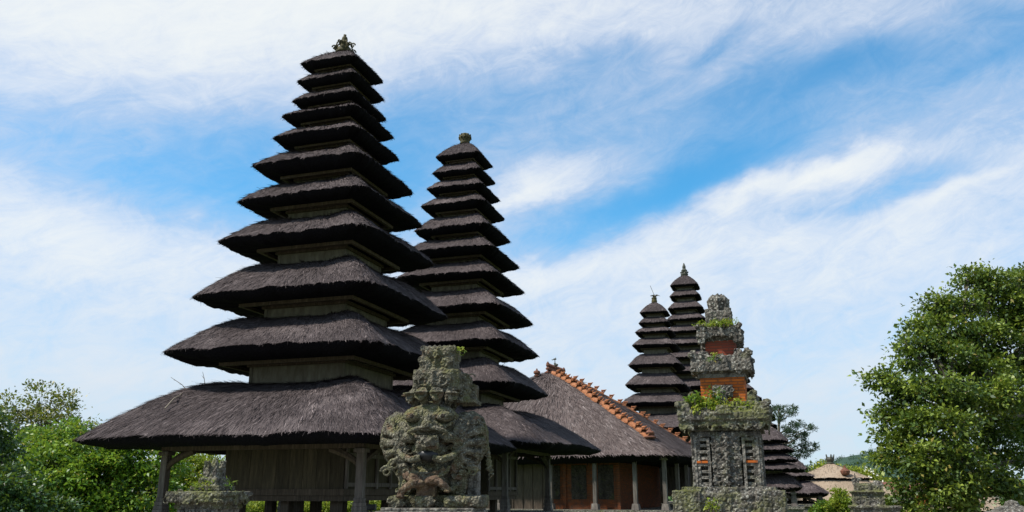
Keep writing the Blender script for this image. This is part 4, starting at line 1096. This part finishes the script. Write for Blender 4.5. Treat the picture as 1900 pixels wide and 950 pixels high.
# ------------------------------------------------------------------ tan thatched pavilion, brick wall
def pavilion():
    Y = 62; c = at(1548, 930, Y); e = at(1548, 929, Y - 3).z; root = empty('thatched_pavilion', (c.x, c.y, 0), -YAW, 'pavilion with sunlit two-tier tan thatched roof, right of the dark towers', 'pavilion')
    hw_ = 3.7
    thatch('thatch_roof', root, hw_, hw_, 2.05, 2.05, e, 1.5, .2, 1.1, n_e=12, n_t=12, mat='thatch_tan', dens=40, fringe=25, seed=91, strandw=.02)
    thatch('upper_roof', root, 2.45, 2.45, .25, .25, e + 1.5, 1.0, .18, .95, n_e=12, n_t=6, mat='thatch_tan', dens=40, fringe=25, seed=92, strandw=.02)
    m = MB(); z = e + 2.45; m.lathe((0, 0, z), [(.25, 0), (.3, .15), (.2, .2), (.3, .4), (.25, .55)], 8)
    for i in range(5): t = i * 1.256; m.tube([(math.cos(t) * .22, math.sin(t) * .22, z + .4), (math.cos(t) * .3, math.sin(t) * .3, z + .75)], [.08, .03], 5)
    m.build('finial', M['metal_dark'], root)
    m = MB(); m.lathe((.8, -2.2, e + 1.7), [(.2, 0), (.3, .1), (.34, .28), (.2, .42), (.08, .5), (.06, .66)], 9); m.build('vent_ornament', M['tile_dark'], root)
    for sx in (-1, -.33, .33, 1):
        for sy in (-1, 1):
            m = MB(); m.box((sx * 2.9, sy * 2.9, e / 2), (.2, .2, e)); m.build('post', M['wood'], root)
    m = MB(); m.zbox(-2.6, 2.6, .5, .8, 0, e); m.build('back_wall', M['brick'], root)
    frame_beams('eave_beam', root, 3.1, e - .18, e, .2, M['wood'])
pavilion()
def small_roof():
    Y = 66; c = at(1618, 930, Y); e = at(1618, 937, Y).z; root = empty('thatched_shelter', (c.x, c.y, 0), -YAW, 'lower tan thatched shelter roof just right of the dark block pillar', 'pavilion')
    thatch('thatch_roof', root, 2.9, 2.9, .4, .4, e, 1.75, .2, 1.0, n_e=10, n_t=5, mat='thatch_tan', dens=40, fringe=25, seed=93, strandw=.02)
    for sx in (-1, 1):
        for sy in (-1, 1): m = MB(); m.box((sx * 2.2, sy * 2.2, e / 2), (.2, .2, e)); m.build('post', M['wood'], root)
small_roof()
def brick_wall():
    Y = 60; c = at(1690, 940, Y); root = empty('brick_wall', (c.x, c.y, 0), -YAW, 'orange brick boundary wall with grey coping and an orange gate pier, by the tree', 'wall')
    z = at(1690, 933, Y).z
    m = MB(); m.zbox(-3.0, 9, -.25, .25, 0, z); m.build('wall_face', M['brick'], root)
    m = MB(); m.zbox(-3.1, 9.1, -.4, .4, z, z + .25); m.zbox(-3.1, 9.1, -.3, .3, z + .25, z + .5); m.build('coping', M['stone_plain'], root, bevel=.02)
    m = MB(); m.zbox(.3, 1.2, -.6, .3, 0, at(1700, 912, Y).z); m.build('gate_pier', M['brick'], root)
    m = MB(); m.box((.75, -.15, at(1700, 912, Y).z + .1), (1.2, 1.2, .25), None, .7); m.build('pier_cap', M['stone_plain'], root)
brick_wall()
def long_roof():
    Y = 74; c = at(1680, 920, Y); e = at(1680, 917, Y).z; root = empty('tiled_building', (c.x, c.y, 0), -YAW, 'low building with dull brown roof above the orange boundary wall', 'building')
    m = MB(); m.zbox(-4, 7, -2, 2, 0, e); m.build('wall', M['stone_plain'], root)
    m = MB(); m.add([(-4.8, -2.8, e), (7.8, -2.8, e), (7.8, 2.8, e), (-4.8, 2.8, e), (-3, 0, e + 1.0), (6, 0, e + 1.0), (-4.8, -2.8, e - .12), (7.8, -2.8, e - .12), (7.8, 2.8, e - .12), (-4.8, 2.8, e - .12)], [(0, 1, 5, 4), (1, 2, 5), (2, 3, 4, 5), (3, 0, 4), (6, 7, 1, 0), (7, 8, 2, 1), (8, 9, 3, 2), (9, 6, 0, 3), (9, 8, 7, 6)])
    m.build('roof', M['tile_dark'], root)
long_roof()
def pink_roof():
    Y = 40; c = at(1800, 938, Y); e = at(1800, 946, Y).z; root = empty('thatched_shelter', (c.x, c.y, 0), -YAW, 'pale pinkish thatched roof showing through the lowest leaves of the big tree', 'pavilion')
    thatch('thatch_roof', root, 1.9, 1.9, .3, .3, e, .85, .15, 1.0, n_e=10, n_t=5, mat='thatch_tan', dens=40, fringe=25, seed=94, strandw=.02)
    for sx in (-1, 1):
        for sy in (-1, 1): m = MB(); m.box((sx * 1.4, sy * 1.4, e / 2), (.16, .16, e)); m.build('post', M['wood'], root)
pink_roof()

# ------------------------------------------------------------------ ground, hill
m = MB(); m.add([(-6000, -6000, 0), (6000, -6000, 0), (6000, 6000, 0), (-6000, 6000, 0)], [(0, 1, 2, 3)])
tag(m.build('ground', M['grass']), kind='structure')
m = MB(); m.add([(-60, -12, .004), (60, -12, .004), (60, 20, .004), (-60, 20, .004)], [(0, 1, 2, 3)]); tag(m.build('path', M['paving']), kind='structure')
def hill():
    g = np.random.default_rng(5); c = at(1590, 900, 420); nx, ny = 60, 40; V = []
    for j in range(ny):
        for i in range(nx):
            x = (i / (nx - 1) - .5) * 140; y = (j / (ny - 1) - .5) * 160
            h = 17 * math.exp(-((x - 3) / 26) ** 2 - (y / 50) ** 2) + 9 * math.exp(-((x - 40) / 30) ** 2 - (y / 50) ** 2) + 4 * math.exp(-((x + 30) / 25) ** 2 - (y / 50) ** 2)
            V.append((c.x + x, c.y + y, h - .5))
    k = np.arange(nx * ny).reshape(ny, nx); Q = np.stack([k[:-1, :-1], k[:-1, 1:], k[1:, 1:], k[1:, :-1]], -1).reshape(-1, 4)
    o = np_mesh('hill', V, Q, [M['leaf_hill']]); tag(o, kind='structure')
    V = np.array(V); idx = g.integers(0, len(V), 260); C = V[idx] + g.normal(size=(260, 3)) * np.array([1, 1, .3]); C = C[C[:, 2] > 1.0]
    o, _ = foliage('woodland', None, [tuple(p + np.array([0, 0, g.uniform(-.5, 1.2)])) for p in C], [g.uniform(1.6, 3.2) for _ in C], 60000, .55, M['leaf_hill'], 6, .6, 1.0, .7, .8, 1.6, 8)
    tag(o, 'dark green wooded hilltop far away between the tan pavilion and the big tree', None, None, 'stuff')
hill()

# ------------------------------------------------------------------ trees
tb = at(1800, 950, 22); tb.z = 0
tree('broadleaf_tree', 'big glossy dark green leafy tree filling the right edge of the view', 'tree', tb,
     [(1895, 525, 36, 23), (1840, 528, 34, 22.6), (1868, 575, 48, 22.8), (1800, 560, 32, 22.4), (1748, 575, 26, 22.3), (1775, 610, 38, 22), (1825, 625, 40, 21.6), (1725, 640, 30, 21.6), (1700, 668, 26, 21.5),
      (1765, 665, 36, 21.2), (1888, 660, 46, 21.6), (1835, 690, 36, 21.2), (1626, 702, 20, 21), (1665, 712, 26, 20.8), (1708, 722, 34, 20.4), (1762, 728, 38, 20.2), (1815, 745, 32, 20.4), (1870, 735, 46, 20.4),
      (1672, 765, 28, 20.8), (1708, 785, 36, 20.2), (1760, 790, 40, 19.8), (1650, 815, 24, 20.9), (1640, 852, 20, 21), (1680, 840, 34, 20.5), (1730, 850, 42, 19.8), (1785, 850, 36, 19.6), (1700, 895, 30, 20.4),
      (1750, 905, 38, 19.8), (1805, 900, 34, 19.8), (1925, 770, 50, 23), (1930, 690, 50, 22), (1945, 860, 44, 21), (1842, 890, 26, 20), (1868, 905, 22, 20), (1900, 915, 18, 20), (1940, 600, 60, 22.5), (1850, 835, 34, 22), (1845, 795, 36, 22), (1735, 562, 22, 22.2), (1704, 604, 22, 22), (1795, 516, 24, 22.6), (1684, 642, 20, 21.6), (1640, 775, 18, 21), (1780, 940, 30, 20), (1665, 935, 22, 20.6), (1730, 940, 24, 20)],
     70000, .105, M['leaf_right'], 101, .2, None, .30, .75, .62, .68, 1.7, 9)
tb = at(1935, 950, 27); tb.z = 0
tree('broadleaf_tree', 'dark shaded tree half cut off at the lower right corner', 'tree', tb, [(1915, 790, 30, 27), (1935, 830, 30, 27), (1960, 760, 50, 27), (1905, 940, 24, 26)], 14000, .11, M['leaf_dark'], 102, .15, None, .35)
tb = at(60, 950, 48); tb.z = 0
tree('broadleaf_tree', 'tall sparse olive tree with sky showing through, top left of the thicket', 'tree', tb,
     [(70, 745, 40, 48), (110, 755, 38, 48), (30, 760, 36, 48), (5, 790, 40, 48), (75, 795, 48, 48), (125, 790, 36, 47.5), (160, 790, 22, 47), (40, 830, 50, 48), (100, 840, 50, 47)],
     7500, .17, M['leaf_olive'], 103, .16, None, .55, .5, .5, .85, 1.7, 7)
tb = at(150, 950, 36); tb.z = 0
tree('leafy_tree', 'broad bright green leafy tree left of the nearest tower, under its eave', 'tree', tb,
     [(60, 850, 58, 36), (120, 815, 42, 36), (175, 835, 52, 35.5), (235, 850, 48, 35.5), (290, 860, 45, 36), (110, 880, 60, 35), (200, 890, 60, 35), (270, 915, 50, 35), (130, 940, 55, 35), (30, 920, 55, 35), (210, 950, 50, 35)],
     40000, .17, M['leaf_bright'], 104, .2, None, .5, .55, .75, .8, 1.8, 9)
tb = at(5, 950, 26); tb.z = 0
tree('leafy_tree', 'dark green tree cut off by the left edge of the view', 'tree', tb, [(-30, 800, 42, 26), (-25, 850, 48, 26), (10, 900, 42, 25), (40, 945, 40, 25), (-10, 950, 50, 25), (90, 955, 40, 26)], 14000, .13, M['leaf_dark'], 105, .14, None, .35)
tb = at(360, 950, 40); tb.z = 0
tree('leafy_tree', 'lime green leafy tree seen between the left corner post and the chamber', 'tree', tb, [(345, 865, 34, 40), (385, 875, 32, 40), (330, 905, 40, 40), (380, 920, 38, 40), (340, 945, 40, 40), (420, 945, 30, 41)], 13000, .15, M['leaf_lime'], 106, .14, None, .4)
tb = at(1560, 950, 78); tb.z = 0
tree('frangipani_tree', 'yellow-green tree with white blossom behind the tan thatched pavilion', 'tree', tb, [(1500, 880, 18, 78), (1525, 885, 24, 78), (1490, 905, 22, 78), (1560, 890, 24, 78), (1590, 895, 26, 78), (1615, 905, 28, 78), (1640, 915, 28, 78), (1570, 920, 30, 78), (1520, 925, 28, 78), (1660, 930, 20, 78), (1480, 935, 24, 78)], 24000, .28, M['leaf_lime'], 107, .2, None, .7, .6, .6, .8, 2.2, 9)
# blossom on it
g = np.random.default_rng(9); P = np.array([tuple(at(g.uniform(1490, 1650), g.uniform(868, 905), 75.5)) for _ in range(36)])
o = None
fr = [q for q in bpy.data.objects if q.name.startswith('frangipani_tree')][0]
Pk = np.repeat(P - np.array(fr.location), 5, 0) + g.normal(size=(180, 3)) * .08
V = leaf_quads(Pk, .2, g, .6, 1.4); np_mesh('blossom', V, np.arange(len(V)).reshape(-1, 4), [M['petal']], fr, None, None, None, np.repeat(g.random(180), 4))
tb = at(1650, 950, 50); tb.z = 0
tree('shrub', 'pale green shrub beside the dark stepped pillar and the tan roofs', 'shrub', at(1560, 950, 50).xy.to_3d(), [(1556, 915, 7, 50), (1562, 925, 12, 50), (1553, 938, 14, 50), (1566, 945, 12, 50)], 2500, .16, M['leaf_lime'], 108, .05, None, .25)
tree('shrub', 'bright green shrub in front of the tan pavilion, left of its posts', 'shrub', at(1530, 950, 52).xy.to_3d(), [(1528, 944, 13, 52), (1540, 942, 10, 52), (1520, 950, 12, 52)], 2500, .14, M['leaf_bright'], 109, .05, None, .25)
tree('shrub', 'yellow flowering shrub against the orange boundary wall', 'shrub', at(1685, 950, 56).xy.to_3d(), [(1680, 944, 10, 56), (1695, 945, 9, 56), (1668, 948, 8, 56)], 1800, .14, M['leaf_lime'], 110, .05, None, .25)
# hedge seen under the chamber and beyond
tree('hedge', 'sunlit lime green hedge seen below the floor of the nearest tower', 'hedge', (at(600, 950, 50).x, 50, 0), [(x, 940, 20, 50) for x in range(440, 760, 22)], 26000, .13, M['leaf_lime'], 111, .05, None, .3, .8, .5, .6)
tree('hedge', 'bright hedge far behind the hall, seen under its right eave', 'hedge', (at(1230, 950, 62).x, 66, 0), [(x, 962, 22, 66) for x in range(1180, 1300, 24)], 10000, .15, M['leaf_bright'], 112, .05, None, .3, .8, .5, .6)

gq = np.random.default_rng(21); CC = [(gq.uniform(-170, 150), gq.uniform(130, 160), gq.uniform(.6, 2.2)) for _ in range(150)]
o, _ = foliage('woodland', None, CC, [gq.uniform(1.2, 1.9) for _ in CC], 36000, .5, M['leaf_dark'], 22, .6, .8, .7, .8, 1.6, 8)
tag(o, 'low dark belt of far trees along the horizon behind the temple court', None, None, 'stuff')

def pine():
    Y = 72; b = at(1446, 950, Y); b.z = 0; root = empty('pine_tree', b, 0, 'thin dark pine with sparse tufted branches right of the brick shrine', 'tree')
    m = MB(); T = lambda px, py, dy=0: at(px, py, Y + dy) - b
    tr = [Vector((0, 0, 0)), T(1447, 900), T(1446, 840), T(1445, 800), T(1445, 765), T(1446, 756)]
    m.tube(tr, [.3, .24, .17, .12, .07, .04], 7); m.build('trunk', M['bark'], root)
    tufts = [(1434, 760), (1441, 756), (1452, 757), (1458, 763), (1470, 757), (1474, 764), (1464, 768), (1437, 764), (1450, 770), (1446, 776), (1472, 788), (1480, 791), (1485, 785), (1500, 793), (1510, 795), (1456, 795), (1463, 800), (1470, 797), (1478, 806), (1474, 814), (1484, 812), (1492, 808), (1498, 806), (1468, 822), (1478, 826), (1490, 822), (1496, 828), (1506, 826), (1512, 832), (1460, 830), (1470, 838), (1484, 838), (1492, 845), (1476, 848), (1462, 846), (1500, 838), (1455, 812), (1450, 824)]
    m = MB(); C = []
    for i, (x, y) in enumerate(tufts):
        dy = rnd.uniform(-2.5, 2.5); t = T(x, y, dy); C.append(tuple(t)); s_ = T(1446, min(870, y + 14 + (x - 1446) * .12)); m.tube([s_, s_.lerp(t, .55) + Vector((0, 0, -.05)), t], [.05, .035, .018], 4)
    m.build('limbs', M['bark'], root)
    foliage('foliage', root, C, [.30] * len(C), 6500, .24, M['leaf_pine'], 120, .9, .17, .4, .6, 4.5, 3)
pine()

# ------------------------------------------------------------------ small things
def twig(label, pts, r=.012):
    P = [Vector(p) for p in pts]; root = P[0]
    m = MB(); m.tube([p - root for p in P], [r * (1 - .6 * i / (len(P) - 1)) for i in range(len(P))], 5)
    for i in range(1, len(P) - 1):
        d = (P[i + 1] - P[i]) * .7; m.tube([P[i] - root, P[i] - root + Vector((d.x * .3 - d.z * .5, d.y, d.z * .8 + d.x * .3))], [r * .6, r * .25], 4)
    o = m.build('twig', M['twig']); o.location = root; tag(o, label, 'twig', 'dry twigs stuck in the thatch')
twig('long dry twig lying slanted on the left slope of the lowest thatch', [at(306, 758, 21.3), at(322, 740, 21.6), at(334, 733, 22.0), at(345, 722, 22.6)], .02)
twig('branched dry twig standing up from the left hip of the lowest thatch', [at(346, 724, 23.2), at(338, 714, 23.2), at(326, 706, 23.2), at(317, 700, 23.2)])
twig('thin dry stalk sticking up left of the chamber above the lowest roof', [at(380, 712, 23.6), at(379, 703, 23.6), at(376, 690, 23.6)])
o = MB(); o.box((0, 0, 0), (.30, .10, .14)); o.box((0, -.055, 0), (.24, .02, .10)); o.box((0, .06, -.1), (.04, .04, .12)); l = o.build('floodlight', M['black'], None, bevel=.01)
l.location = at(687, 941, 21.2); l.rotation_euler = (0, 0, -YAW); tag(l, 'small black floodlight under the chamber of the nearest tower', 'floodlight')
m = MB(); m.box((0, 0, 0), (.32, .06, .42)); m.box((0, -.02, -.26), (.36, .08, .1)); o = m.build('offering_cloth', M['yellow'], None, bevel=.01)
o.location = at(1477, 943, 54.2); o.rotation_euler = (0, 0, -YAW); tag(o, 'small yellow cloth hanging on the chamber of the low tower by the pavilion', 'cloth')
